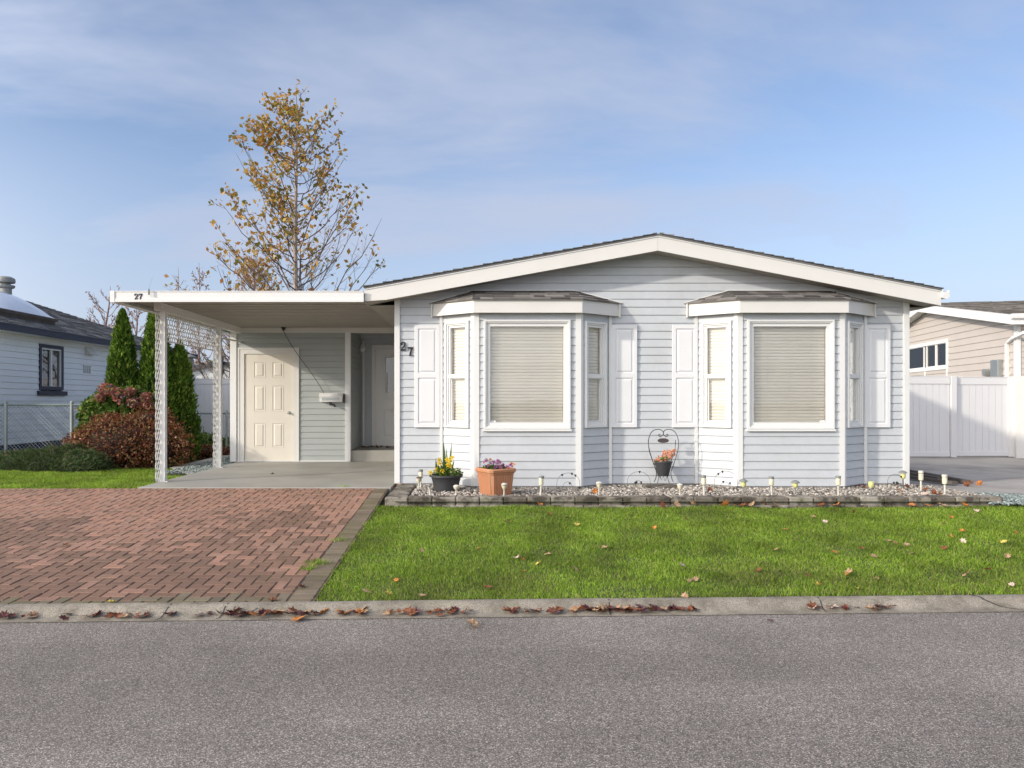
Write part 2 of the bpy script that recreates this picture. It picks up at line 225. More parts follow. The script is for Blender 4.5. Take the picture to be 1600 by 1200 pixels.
class MB:
    def __init__(s): s.v = []; s.f = []
    def add(s, vs, fs):
        b = len(s.v); s.v += [tuple(x) for x in vs]; s.f += [tuple(i+b for i in f) for f in fs]; return s
    def box(s, x0, x1, y0, y1, z0, z1):
        return s.add([(x0, y0, z0), (x1, y0, z0), (x1, y1, z0), (x0, y1, z0), (x0, y0, z1), (x1, y0, z1), (x1, y1, z1), (x0, y1, z1)],
                     [(0, 3, 2, 1), (4, 5, 6, 7), (0, 1, 5, 4), (1, 2, 6, 5), (2, 3, 7, 6), (3, 0, 4, 7)])
    def pbox(s, P, u0, u1, z0, z1, n0, n1):      # box on a wall plane
        c = [P(u, z, n) for n in (n0, n1) for u, z in ((u0, z0), (u1, z0), (u1, z1), (u0, z1))]
        return s.add(c, [(0, 1, 2, 3), (7, 6, 5, 4), (0, 4, 5, 1), (1, 5, 6, 2), (2, 6, 7, 3), (3, 7, 4, 0)])
    def ring(s, P, u0, u1, z0, z1, w, n0, n1, bev=0.0):   # mitred frame, outer rect given
        o = [(u0, z0), (u1, z0), (u1, z1), (u0, z1)]; i = [(u0+w, z0+w), (u1-w, z0+w), (u1-w, z1-w), (u0+w, z1-w)]
        ob = [(u0+bev, z0+bev), (u1-bev, z0+bev), (u1-bev, z1-bev), (u0+bev, z1-bev)]
        vs = [P(*q, n0) for q in o]+[P(*q, n1) for q in ob]+[P(*q, n1) for q in i]+[P(*q, n0) for q in i]
        fs = []
        for k in range(4):
            j = (k+1) % 4; fs += [(k, j, 4+j, 4+k), (4+k, 4+j, 8+j, 8+k), (8+k, 8+j, 12+j, 12+k)]
        return s.add(vs, fs)
    def prism(s, prof, a, b, f=None):           # profile list of points -> f(point, t) world; extrude between a and b
        n = len(prof); vs = [f(p, a) for p in prof]+[f(p, b) for p in prof]
        fs = [(k, (k+1) % n, n+(k+1) % n, n+k) for k in range(n)]+[tuple(range(n-1, -1, -1)), tuple(range(n, 2*n))]
        return s.add(vs, fs)
    def tube(s, pts, r, seg=6, cap=True):
        pts = [Vector(p) for p in pts]; n = len(pts)
        rs = r if isinstance(r, (list, tuple)) else [r]*n
        vs = []; up = Vector((0, 0, 1)); prev = None
        for i, p in enumerate(pts):
            d = (pts[min(i+1, n-1)]-pts[max(i-1, 0)])
            if d.length < 1e-9: d = Vector((0, 0, 1))
            d.normalize()
            if prev is None: a = d.orthogonal().normalized()
            else:
                a = prev-d*prev.dot(d); a = a.normalized() if a.length > 1e-6 else d.orthogonal().normalized()
            prev = a; b = d.cross(a)
            vs += [p+(a*math.cos(2*math.pi*k/seg)+b*math.sin(2*math.pi*k/seg))*rs[i] for k in range(seg)]
        fs = [(i*seg+k, i*seg+(k+1) % seg, (i+1)*seg+(k+1) % seg, (i+1)*seg+k) for i in range(n-1) for k in range(seg)]
        if cap: fs += [tuple(range(seg-1, -1, -1)), tuple(range((n-1)*seg, n*seg))]
        return s.add(vs, fs)
    def lathe(s, prof, c, seg=20):
        c = Vector(c); vs = [c+Vector((r*math.cos(2*math.pi*k/seg), r*math.sin(2*math.pi*k/seg), z)) for r, z in prof for k in range(seg)]
        n = len(prof)
        fs = [(i*seg+k, i*seg+(k+1) % seg, (i+1)*seg+(k+1) % seg, (i+1)*seg+k) for i in range(n-1) for k in range(seg)]
        fs += [tuple(range(seg-1, -1, -1)), tuple(range((n-1)*seg, n*seg))]
        return s.add(vs, fs)
    def build(s, name, m, parent=None, origin=None, smooth=False, bevel=0):
        me = bpy.data.meshes.new(name); me.from_pydata(s.v, [], s.f); me.update()
        o = link(name, me, m, parent, origin, smooth)
        if bevel:
            b = o.modifiers.new('bevel', 'BEVEL'); b.width = bevel; b.segments = 2; b.limit_method = 'ANGLE'; b.angle_limit = R(40)
        if smooth and not bevel:
            try:
                me.set_sharp_from_angle(angle=R(38))
            except Exception: pass
        return o
def npmesh(name, V, k):                         # V: (nfaces*k, 3) separate k-gons
    V = np.asarray(V, dtype=np.float32).reshape(-1, 3); nf = len(V)//k
    me = bpy.data.meshes.new(name); me.vertices.add(len(V)); me.vertices.foreach_set('co', V.ravel())
    me.loops.add(nf*k); me.loops.foreach_set('vertex_index', np.arange(nf*k, dtype=np.int32))
    me.polygons.add(nf); me.polygons.foreach_set('loop_start', np.arange(0, nf*k, k, dtype=np.int32)); me.polygons.foreach_set('loop_total', np.full(nf, k, dtype=np.int32))
    me.update(calc_edges=True); return me
def npmesh_idx(name, V, Fq, k):
    V = np.asarray(V, dtype=np.float32).reshape(-1, 3); Fq = np.asarray(Fq, dtype=np.int32).reshape(-1, k); nf = len(Fq)
    me = bpy.data.meshes.new(name); me.vertices.add(len(V)); me.vertices.foreach_set('co', V.ravel())
    me.loops.add(nf*k); me.loops.foreach_set('vertex_index', Fq.ravel())
    me.polygons.add(nf); me.polygons.foreach_set('loop_start', np.arange(0, nf*k, k, dtype=np.int32)); me.polygons.foreach_set('loop_total', np.full(nf, k, dtype=np.int32))
    me.update(calc_edges=True); return me
def plane(o, u, n=None):
    o = Vector(o); u = Vector(u).normalized(); n = Vector(n) if n is not None else Vector((u.y, -u.x, 0))
    return lambda a, z, d=0.0: o+u*a+Vector((0, 0, z))+n*d
def clipb(poly, ax, val, gt):
    o = []; n = len(poly)
    for i in range(n):
        a = poly[i]; b = poly[(i+1) % n]; ia = (a[ax] >= val) if gt else (a[ax] <= val); ib = (b[ax] >= val) if gt else (b[ax] <= val)
        if ia: o.append(a)
        if ia != ib:
            t = (val-a[ax])/(b[ax]-a[ax]); o.append((a[0]+t*(b[0]-a[0]), a[1]+t*(b[1]-a[1])))
    return o
def siding(mb, P, polys, course=0.1143, z0=0.0, out=0.0105, base=0.0):
    """lap siding: every course a tilted board with a lip under it; polys are convex (u,z) pieces sharing the phase z0"""
    for poly in polys:
        za = min(p[1] for p in poly); zb = max(p[1] for p in poly)
        k = math.floor((za-z0)/course)
        while z0+k*course < zb-1e-6:
            a = z0+k*course; b = a+course; q = clipb(clipb(poly, 1, a, True), 1, b, False); k += 1
            if len(q) < 3: continue
            off = lambda z: base+out*(1-(z-a)/course)**0.8 if z < b else base
            mid = a+course*0.12
            gr = b-.006
            for lo, hi in ((a, mid), (mid, gr), (gr, b)):
                qq = clipb(clipb(q, 1, lo, True), 1, hi, False)
                if len(qq) < 3: continue
                f = (lambda z: base-.012) if lo == gr else (lambda z: base+(out if z <= mid+1e-6 else out*(1-(z-mid)/(b-mid)))+0.0005)
                mb.add([P(u, z, f(z)) for u, z in qq], [tuple(range(len(qq)))])
            us = [p[0] for p in q if abs(p[1]-a) < 1e-5]
            if len(us) >= 2:
                mb.add([P(min(us), a, base-.012), P(max(us), a, base-.012), P(max(us), a, base+out+.0005), P(min(us), a, base+out+.0005)], [(0, 1, 2, 3)])
def around(u0, u1, z0, z1, holes):             # rectangles around rectangular holes (holes share no columns)
    out = []; cur = u0
    for (a, b, c, d) in sorted(holes):
        if a > cur: out.append([(cur, z0), (a, z0), (a, z1), (cur, z1)])
        if c > z0: out.append([(a, z0), (b, z0), (b, c), (a, c)])
        if d < z1: out.append([(a, d), (b, d), (b, z1), (a, z1)])
        cur = b
    if cur < u1: out.append([(cur, z0), (u1, z0), (u1, z1), (cur, z1)])
    return out
def shingles(mb, o, u, v, poly, course=0.14, tab=0.30, thick=0.012, seed=0):
    """o origin at eave, u along the eave, v up the slope (unit vectors); poly in (a,b)"""
    rnd = random.Random(seed); o = Vector(o); u = Vector(u).normalized(); v = Vector(v).normalized(); n = u.cross(v).normalized()
    if n.z < 0: n = -n
    b0 = min(p[1] for p in poly); b1 = max(p[1] for p in poly); k = 0
    while b0+k*course < b1:
        lo = b0+k*course; hi = lo+course; row = clipb(clipb(poly, 1, lo, True), 1, hi, False); k += 1
        if len(row) < 3: continue
        a0 = min(p[0] for p in row); a1 = max(p[0] for p in row); a = a0-rnd.random()*tab
        while a < a1:
            wd = tab*(0.6+0.8*rnd.random()); q = clipb(clipb(row, 0, a+0.003, True), 0, a+wd-0.003, False); a += wd
            if len(q) < 3: continue
            t = thick*(0.6+0.8*rnd.random()); h = lambda bb: t*(1-(bb-lo)/course)+0.002
            vs = [o+u*p[0]+v*p[1]+n*h(p[1]) for p in q]; m_ = len(vs); base_ = [o+u*p[0]+v*p[1]-n*0.002 for p in q]
            mb.add(vs+base_, [tuple(range(m_))]+[(i, (i+1) % m_, m_+(i+1) % m_, m_+i) for i in range(m_)])
    return mb
def wnoise(x, y, s=1.0, seed=0.0): return mnoise.noise(Vector((x*s+seed, y*s-seed, seed)))
def road_z(Y, X=0):                            # height of drive and lawn as they fall to the kerb
    pts = [(-100, -.30), (5.45, -.30), (8.94, -.10), (10.04, -.015), (100, -.015)]
    for (a, za), (b, zb) in zip(pts, pts[1:]):
        if Y <= b: return za+(zb-za)*(Y-a)/(b-a)
    return zb
def kerbY(X): return 5.445+.037*X
# ------------------------------------------------------------------ ground, road, kerb, slab
mb = MB(); prof = [(-900, -.55), (4.6, -.55), (5.35, -.42), (8.9, -.20), (9.9, -.11), (14, -.12), (60, -.12), (3000, -.12)]
for (a, za), (b, zb) in zip(prof, prof[1:]): mb.add([(-2000, a, za), (2000, a, za), (2000, b, zb), (-2000, b, zb)], [(0, 1, 2, 3)])
tag(mb.build('ground', M['ground']), kind='structure')
mb = MB(); n_ = 60
xs = [-60+120*i/n_ for i in range(n_+1)]
for a, b in zip(xs, xs[1:]): mb.add([(a, -8, -.36), (b, -8, -.36), (b, kerbY(b)-.235, -.36), (a, kerbY(a)-.235, -.36)], [(0, 1, 2, 3)])
tag(mb.build('road', M['asphalt']), kind='structure')
mb = MB(); kp = [(0.0, -.45), (0.0, -.302), (-.015, -.293), (-.075, -.296), (-.105, -.312), (-.15, -.347), (-.19, -.354), (-.245, -.352), (-.25, -.45)]
xs = [-60+i*0.5 for i in range(241)]
kv = []
for x in xs:
    for j, (dy, z) in enumerate(kp):
        kv.append((x, kerbY(x)+dy+0.004*wnoise(x, j, 1.3), z+0.003*wnoise(x, j, .8, 3)))
nk = len(kp)
mb.add(kv, [(i*nk+j, (i+1)*nk+j, (i+1)*nk+j+1, i*nk+j+1) for i in range(len(xs)-1) for j in range(nk-1)])
tag(mb.build('kerb', M['curb'], smooth=True), kind='structure')
mb = MB()                                      # joints and cracks of the kerb, thin dark grooves
def crack(pts, wd=.006):
    for (x0, d0), (x1, d1) in zip(pts, pts[1:]):
        n2 = 5
        for i in range(n2):
            t0, t1 = i/n2, (i+1)/n2
            q = []
            for t in (t0, t1):
                x = x0+(x1-x0)*t+.006*wnoise(t*7, x0, 3); d = d0+(d1-d0)*t
                z = np.interp(-d, [0, .015, .075, .105, .15, .19, .245], [-.299, -.290, -.293, -.309, -.344, -.351, -.349])
                q.append((x, d, z))
            (xa, da, za), (xb, db, zb) = q
            mb.add([(xa-wd, kerbY(xa)+da, za), (xa+wd, kerbY(xa)+da, za), (xb+wd, kerbY(xb)+db, zb), (xb-wd, kerbY(xb)+db, zb)], [(0, 1, 2, 3)])
for xk in (-2.20, -1.79, 0.98, 2.55, -6.0, 6.6): crack([(xk, -.002), (xk-.03, -.24)], .004)
crack([(3.72, -.002), (3.78, -.10), (3.90, -.17), (4.05, -.24)], .008)
for i in range(240):
    x = -30+i*.25; wv = .004+.004*abs(wnoise(x, 3, 2.1)); mb.add([(x, kerbY(x)-.247-wv, -.3575), (x+.25, kerbY(x+.25)-.247-wv, -.3575), (x+.25, kerbY(x+.25)-.243, -.3575), (x, kerbY(x)-.243, -.3575)], [(0, 1, 2, 3)])
tag(mb.build('kerb_crack', M['dark']), kind='structure')
# carport slab with a real edge
mb = MB(); mb.box(-4.63, -1.17, 10.04, 15.65, -.14, -.004)
tag(mb.build('carport_floor', M['slab'], bevel=.008), kind='structure')
# driveway: joint bed + herringbone pavers
mb = MB()
mb.add([(-9, kerbY(-9)+.002, -.3065), (-1.2, kerbY(-1.2)+.002, -.3065), (-1.2, 5.45, -.3065), (-9, 5.45, -.3065), (-1.2, 8.94, -.1065), (-9, 8.94, -.1065)], [(0, 1, 2, 3), (3, 2, 4, 5)])
mb.add([(-9, 8.94, -.1065), (-1.2, 8.94, -.1065), (-1.2, 10.035, -.0215), (-9, 10.035, -.0215)], [(0, 1, 2, 3)])
tag(mb.build('driveway_bed', M['joint']), kind='structure')
mbs = {'a': MB(), 'd': MB(), 'g': MB()}
def brick(x0, x1, y0, y1, key=None):
    cx_, cy_ = (x0+x1)/2, (y0+y1)/2
    ky = kerbY(cx_)+.006
    if y1 < ky+.03: return
    y0 = max(y0, ky)
    g = .0045; e = .005; tx, ty, dz = random.gauss(0, .012), random.gauss(0, .012), random.gauss(0, .0015)
    vs = []
    for (ins, h) in ((0, -.03), (0, -.006), (e, 0)):
        for (x, y) in ((x0+g+ins, y0+g+ins), (x1-g-ins, y0+g+ins), (x1-g-ins, y1-g-ins), (x0+g+ins, y1-g-ins)):
            vs.append((x, y, road_z(y)+h+dz+(x-cx_)*tx+(y-cy_)*ty))
    if key is None:
        s = (8.0-cy_)*0.55+1.5*wnoise(cx_, cy_, .55, 4.2)+.45*wnoise(cx_, cy_, 2.4, 9)-0.35*(cx_+4.5)*.0
        key = 'g' if y0 < ky+.07 else 'd' if s > random.gauss(.25, .32) else 'a'
    mbs[key].add(vs, [(0, 1, 5, 4), (1, 2, 6, 5), (2, 3, 7, 6), (3, 0, 4, 7), (4, 5, 9, 8), (5, 6, 10, 9), (6, 7, 11, 10), (7, 4, 8, 11), (8, 9, 10, 11)])
W = .095; bx0 = -8.625; by0 = 5.05
for i in range(-2, 80):
    for j in range(-1, 54):
        k = (i-j) % 4; x = bx0+i*W; y = by0+j*W
        if k == 0: b = (x, x+2*W, y, y+W)
        elif k == 3: b = (x, x+W, y, y+2*W)
        else: continue
        if b[3] > 9.92 or b[1] > -1.403 or b[0] < -8.64: continue
        brick(*b)
y = 5.0
while y < 9.93: brick(-1.40, -1.215, y, y+.098, 'g'); y += .098
x = -8.6
while x < -1.45: brick(x, x+W, 9.93, 10.03, 'a'); x += W
# fill the ragged edges of the herringbone with halves
for j in range(-1, 53):
    y = by0+j*W
    for i in range(-2, 80):
        x = bx0+i*W; k = (i-j) % 4
        if y+W > 9.925 or y < by0: continue
        cov = None
        if k in (0, 1):
            xx = x if k == 0 else x-W; cov = (xx, xx+2*W, y, y+W)
        else:
            yy = y if k == 3 else y-W; cov = (x, x+W, yy, yy+2*W)
        bad = cov[3] > 9.92 or cov[1] > -1.403 or cov[0] < -8.64
        if bad and x+W <= -1.403 and x >= -8.64 and y+W <= 9.925: brick(x, x+W, y, y+W)
tag(mbs['a'].build('driveway_bricks', M['brick']), kind='structure')
tag(mbs['d'].build('driveway_stained_bricks', M['brick_damp']), kind='structure')
tag(mbs['g'].build('driveway_border', M['border_brick']), kind='structure')
# soil sheets under lawns and beds
def sheet(name, pts, m, z=None, dz=0.0, nsub=1):
    mb = MB(); mb.add([(x, y, (road_z(y) if z is None else z)+dz) for x, y in pts], [tuple(range(len(pts)))])
    return tag(mb.build(name, m), kind='structure')
def ground_strip(name, m, x0, x1, ylo, yhi, fz, step=.35):
    mb = MB(); nx = max(2, int((x1-x0)/step)); vs = []; 
    for i in range(nx+1):
        x = x0+(x1-x0)*i/nx; a = ylo(x); b = yhi(x); ny = 14
        for j in range(ny+1):
            y = a+(b-a)*j/ny; vs.append((x, y, fz(x, y)))
    mb.add(vs, [(i*15+j, (i+1)*15+j, (i+1)*15+j+1, i*15+j+1) for i in range(nx) for j in range(14)])
    return tag(mb.build(name, m, smooth=True), kind='structure')
def lawn_z(x, y): return road_z(y)-.018+.022*wnoise(x, y, .9, 5)*min(1, max(0, (y-kerbY(x))*2))
ground_strip('lawn_soil', M['soil'], -1.22, 24, lambda x: kerbY(x)+.01, lambda x: 8.93, lawn_z)
def llawn_z(x, y): return -.045-.012*(y-9.9)+.015*wnoise(x, y, .8, 2)
ground_strip('side_lawn_soil', M['soil'], -12, -4.64, lambda x: 10.04-.03*(-4.6-x), lambda x: 16.5, llawn_z)
# bed soil
sheet('bed_soil', [(-1.0, 8.9), (6.25, 8.9), (6.25, 10.52), (-1.0, 10.52)], M['soil'], z=-.045)
# neighbour's concrete drive and brick strip on the right
sheet('neighbour_driveway', [(6.15, 9.75), (30, 9.75), (30, 18.5), (6.15, 18.5)], M['drive_conc'], z=-.075)
mb = MB(); bq = MB()
a = pz(1530, 757, -.07); 
mb.add([(7.15, 9.95, -.066), (8.0, 8.9, -.066), (16, 8.9, -.066), (16, 10.05, -.066)], [(0, 1, 2, 3)])
tag(mb.build('neighbour_apron', M['concrete']), kind='structure')
for i in range(40):
    for j in range(8):
        x = 7.95+i*.2+(j % 2)*.1-.05*0; y = 9.02+j*.1
        if (x-7.95)+(y-9.7)*.45 < -.0: continue
        bq.box(x+.004, x+.196, y+.004, y+.096, -.07, -.058+random.gauss(0, .001))
tag(bq.build('neighbour_brick_strip', M['brick']), kind='structure')
# gravel path left of the carport floor, white edging
sheet('gravel_path', [(-5.55, 13.3), (-4.64, 11.9), (-4.64, 22), (-5.9, 22)], M['concrete'], z=-.030)
# ------------------------------------------------------------------ grass and pebbles (uncountable)
def grass_mesh(name, m, density, inside, bbox, fz, h0=.02, h1=.05, wid=.0032, seed=1, clump=None):
    r = np.random.default_rng(seed); x0, x1, y0, y1 = bbox; n = int((x1-x0)*(y1-y0)*density)
    X = r.uniform(x0, x1, n); Y = r.uniform(y0, y1, n); k = inside(X, Y, r); X = X[k]; Y = Y[k]; n = len(X)
    gx = np.linspace(x0, x1, 90); gy = np.linspace(y0, y1, 60); G = np.array([[fz(a, b) for b in gy] for a in gx]); H = np.array([[wnoise(a, b, 2.2, 11) + .6*wnoise(a, b, 6, 1) for b in gy] for a in gx])
    def samp(A):
        fx = (X-x0)/(x1-x0)*89; fy = (Y-y0)/(y1-y0)*59; i = np.clip(fx.astype(int), 0, 88); j = np.clip(fy.astype(int), 0, 58); u = fx-i; v = fy-j
        return A[i, j]*(1-u)*(1-v)+A[i+1, j]*u*(1-v)+A[i, j+1]*(1-u)*v+A[i+1, j+1]*u*v
    Z = samp(G); hn = samp(H)
    h = (h0+(h1-h0)*r.random(n))*(1+.55*hn); a = r.uniform(0, 2*np.pi, n); lean = r.uniform(.15, .95, n)*h; la = r.uniform(0, 2*np.pi, n)
    dx = np.cos(a)*wid*.5; dy = np.sin(a)*wid*.5; lx = np.cos(la)*lean; ly = np.sin(la)*lean
    V = np.zeros((n, 5, 3), dtype=np.float32)
    V[:, 0] = np.stack([X-dx, Y-dy, Z-.004], 1); V[:, 1] = np.stack([X+dx, Y+dy, Z-.004], 1)
    V[:, 2] = np.stack([X+dx*.8+lx*.35, Y+dy*.8+ly*.35, Z+h*.6], 1); V[:, 3] = np.stack([X+lx, Y+ly, Z+h], 1); V[:, 4] = np.stack([X-dx*.8+lx*.35, Y-dy*.8+ly*.35, Z+h*.6], 1)
    return tag(link(name, npmesh(name, V.reshape(-1, 3), 5), m), kind='stuff')
def kerb_edge(X): return 5.445+.037*X+.03
tag(grass_mesh('grass', M['grass'], 9500, lambda X, Y, r: (Y > kerb_edge(X)-.035+.02*np.sin(X*9)+.02*np.sin(X*31+1)+.03*r.random(len(X))) & (X > -1.215+.02*np.sin(Y*14)) , (-1.23, 7.3, 5.4, 8.94), lawn_z, .016, .036, .003), 'short green grass of the front lawn between the kerb and the stone edging', 'grass')
def patchy(X, Y, r):
    p = np.array([wnoise(a, b, 1.5, 21) for a, b in zip(X, Y)])
    return (Y > kerb_edge(X)) & (X > -1.21) & ((p*1.2 + (6.15-Y)*1.15-.25*(X < .5)) > .25)
tag(grass_mesh('dry_grass', M['grass_dry'], 2600, patchy, (-1.2, 7.0, 5.4, 8.2), lawn_z, .018, .036, seed=5), 'yellowed dry grass mixed into the lawn near the kerb', 'grass')
tag(grass_mesh('side_grass', M['grass'], 3600, lambda X, Y, r: (Y > 10.02-.03*(-4.6-X)+.03*r.random(len(X))) & ~((X > -5.2-(Y-12)*.12) & (Y > 12.1)) & (Y < 13.9+.25*(X+9)), (-9.4, -4.65, 9.8, 15.5), llawn_z, .03, .055, .005, seed=3), 'green grass of the side lawn left of the carport', 'grass')
def pebbles(name, m, n, fx, zf, smin, smax, seed):
    r = np.random.default_rng(seed)
    import bmesh
    bm = bmesh.new(); bmesh.ops.create_icosphere(bm, subdivisions=1, radius=1); base = np.array([v.co[:] for v in bm.verts]); fs = np.array([[v.index for v in f.verts] for f in bm.faces]); bm.free()
    P = fx(r, n); n = len(P); s = r.uniform(smin, smax, n)[:, None]*np.stack([r.uniform(.7, 1.3, n), r.uniform(.6, 1.1, n), r.uniform(.4, .75, n)], 1)
    ang = r.uniform(0, np.pi, n); jit = 1+.16*r.standard_normal((n, len(base), 1))
    B = base[None]*jit*s[:, None]; c, q = np.cos(ang)[:, None], np.sin(ang)[:, None]
    V = np.stack([B[..., 0]*c-B[..., 1]*q, B[..., 0]*q+B[..., 1]*c, B[..., 2]+.35*B[..., 0]*r.standard_normal(n)[:, None]], 2)
    V[..., 0] += P[:, 0:1]; V[..., 1] += P[:, 1:2]; V[..., 2] += P[:, 2:3]+r.uniform(-.004, .012, n)[:, None]
    Fi = (fs[None]+(np.arange(n)*len(base))[:, None, None]).reshape(-1, 3)
    me = npmesh_idx(name, V.reshape(-1, 3), Fi, 3); me.polygons.foreach_set('use_smooth', [True]*len(me.polygons))
    return link(name, me, m)
def bedpos(r, n):
    X = r.uniform(-.84, 6.45, n); Y = r.uniform(9.06, 10.5, n); return np.stack([X, Y, np.full(n, -.035)], 1)
tag(pebbles('gravel', M['gravel'], 15500, bedpos, None, .012, .024, 2), 'pale mixed pebbles covering the flower bed', 'gravel', kind='stuff')
def tealpos(r, n):
    X = r.uniform(6.2, 8.2, n); Y = r.uniform(8.85, 9.95, n); k = (X-6.2)+(Y-8.85)*1.25 < 2.0; X = X[k]; Y = Y[k]; return np.stack([X, Y, np.full(len(X), -.07)], 1)
tag(pebbles('teal_gravel', M['gravel_teal'], 5200, tealpos, None, .012, .022, 4), 'dark greenish gravel beside the right end of the edging', 'gravel', kind='stuff')
def pathpos(r, n):
    Y = r.uniform(12.2, 20, n); X = r.uniform(-5.3, -4.66, n); return np.stack([X, Y, np.full(n, -.027)], 1)
tag(pebbles('grey_gravel', M['gravel_teal'], 3000, pathpos, None, .012, .02, 6), 'grey gravel of the narrow path beside the carport', 'gravel', kind='stuff')
# ------------------------------------------------------------------ retaining edge of stacked blocks
wall = empty('retaining_wall', (2.5, 8.94, -.1), 'low edging wall of weathered grey brown concrete blocks in front of the pebble bed', 'garden wall')
def block(x0, x1, y0, y1, z0, z1, nm='block'):
    mb = MB(); j = lambda: random.gauss(0, .004); nx = 4
    vs = []; fs = []
    mb.box(x0+.002, x1-.002, y0+j(), y1, z0, z1+j()*.6)
    return mb.build(nm, M['block'], wall, bevel=.014)
x = -1.12; i = 0
while x < 6.2:
    ln = .287+random.gauss(0, .004); block(x, x+ln, 8.94, 9.13, -.108, .004); x += ln+.003; i += 1
WALL_END = x
y = 9.135
while y < 10.35:
    ln = .285; block(-1.12, -.86, y, min(y+ln, 10.44), -.07, -.006); y += ln+.003
# lower course just showing under the front row
x = -1.0
while x < 6.3: block(x, x+.283, 8.905, 8.938, -.16, -.088, 'footing_block'); x += .287
# ------------------------------------------------------------------ THE HOUSE
YF = 10.5; YR = 10.15; XL, XR = -1.16, 6.145; XRIDGE = 2.50
house = empty('house', (2.5, YF, 0), 'single storey light grey sided house with low white gable and two bay windows', 'house')
def rz(X):                                      # top of fascia along the rake
    return 3.474-(XRIDGE-X)*.1813 if X < XRIDGE else 3.474-(X-XRIDGE)*.1946
PF = plane((0, YF, 0), (1, 0, 0), (0, -1, 0))
mb = MB(); zt = lambda X: rz(X)-.14
siding(mb, PF, [[(XL, 0.0), (XRIDGE, 0.0), (XRIDGE, zt(XRIDGE)), (XL, zt(XL))], [(XRIDGE, 0.0), (XR, 0.0), (XR, zt(XR)), (XRIDGE, zt(XRIDGE))]], z0=.0)
mb.build('wall', M['siding'], house)
mb = MB(); mb.box(XL+.02, XR-.02, YF+.02, 22.4, -.12, 2.62); mb.build('wall_core', M['siding'], house)
mb = MB(); mb.box(XL+.01, XR-.01, YF+.004, YF+.3, -.14, .01); mb.build('footing', M['concrete'], house)
for (a, b) in ((XL-.012, XL+.065), (XR-.068, XR+.012)):
    mb = MB(); mb.box(a, b, YF-.032, YF+.06, .0 if a < 0 else -.03, zt((a+b)/2)+.0); mb.build('corner_trim', M['white'], house, bevel=.003)
# roof: slabs, shingles, fascia, soffit
EL, ER = -1.548, 6.405; YB = 22.6
def roofside(xa, xb, seed):
    mb = MB()
    f = lambda p, y: (p[0], y, p[1])
    xs_ = (xa, xb)
    pr = [(xa, rz(xa)+.006), (xb, rz(xb)+.006), (xb, rz(xb)-.02), (xa, rz(xa)-.02)]
    mb.prism(pr, YR-.015, YB, f); mb.build('roof', M['shingle'], house)
    xe = xa if abs(xa-XRIDGE) > .01 else xb
    up = Vector((XRIDGE-xe, 0, rz(XRIDGE)-rz(xe))); ln = up.length
    s = MB(); shingles(s, (xe+(-.02 if xe < XRIDGE else .02), YR-.03, rz(xe)+.008), (0, 1, 0), up, [(0, 0), (3.2, 0), (3.2, ln), (0, ln)], .14, .3, .014, seed); return s.build('shingles', M['shingle'], house)
roofside(EL, XRIDGE, 1); roofside(XRIDGE, ER, 2)
for (xa, xb) in ((EL, XRIDGE-.0015), (XRIDGE+.0015, ER)):
    mb = MB(); h0 = .195 if xa < 0 else .225; 
    za = rz(xa); zb = rz(xb); d = .225
    pr = [(xa, za-.003), (xb, zb-.003), (xb, zb-d), (xa, za-d)]
    if xa < 0: pr[3] = (xa, za-.19); pr.insert(3, (xa+.30, rz(xa+.30)-d))
    mb.prism(pr, YR, YR+.022, lambda p, y: (p[0], y, p[1])); mb.build('fascia', M['cream'], house, bevel=.002)
    mb = MB(); pr = [(xa, za-.001), (xb, zb-.001), (xb, zb-.035), (xa, za-.035)]
    mb.prism(pr, YR-.010, YR-.001, lambda p, y: (p[0], y, p[1])); mb.build('drip_edge', M['white'], house)
    mb = MB(); pr = [(xa, za-.19), (xb, zb-.19), (xb, zb-.2), (xa, za-.2)]
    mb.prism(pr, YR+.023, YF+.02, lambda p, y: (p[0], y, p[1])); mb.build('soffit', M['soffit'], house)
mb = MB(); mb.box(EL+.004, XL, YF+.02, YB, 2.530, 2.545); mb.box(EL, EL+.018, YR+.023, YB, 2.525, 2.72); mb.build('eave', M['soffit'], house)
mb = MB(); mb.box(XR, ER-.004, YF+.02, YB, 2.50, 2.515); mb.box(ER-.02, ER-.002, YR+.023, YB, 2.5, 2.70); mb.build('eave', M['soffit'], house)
# gutter on the right eave
mb = MB(); g = [(ER+.002, 2.70), (ER+.002, 2.60), (ER+.055, 2.585), (ER+.085, 2.615), (ER+.10, 2.66), (ER+.10, 2.70), (ER+.09, 2.70), (ER+.088, 2.66), (ER+.05, 2.60), (ER+.012, 2.61), (ER+.012, 2.70)]
mb.prism(g, YR-.02, YB, lambda p, y: (p[0], y, p[1])); mb.tube([(ER+.05, YR-.03, 2.63), (ER+.05, YR+.01, 2.63)], .052, 12); mb.build('gutter', M['white'], house)
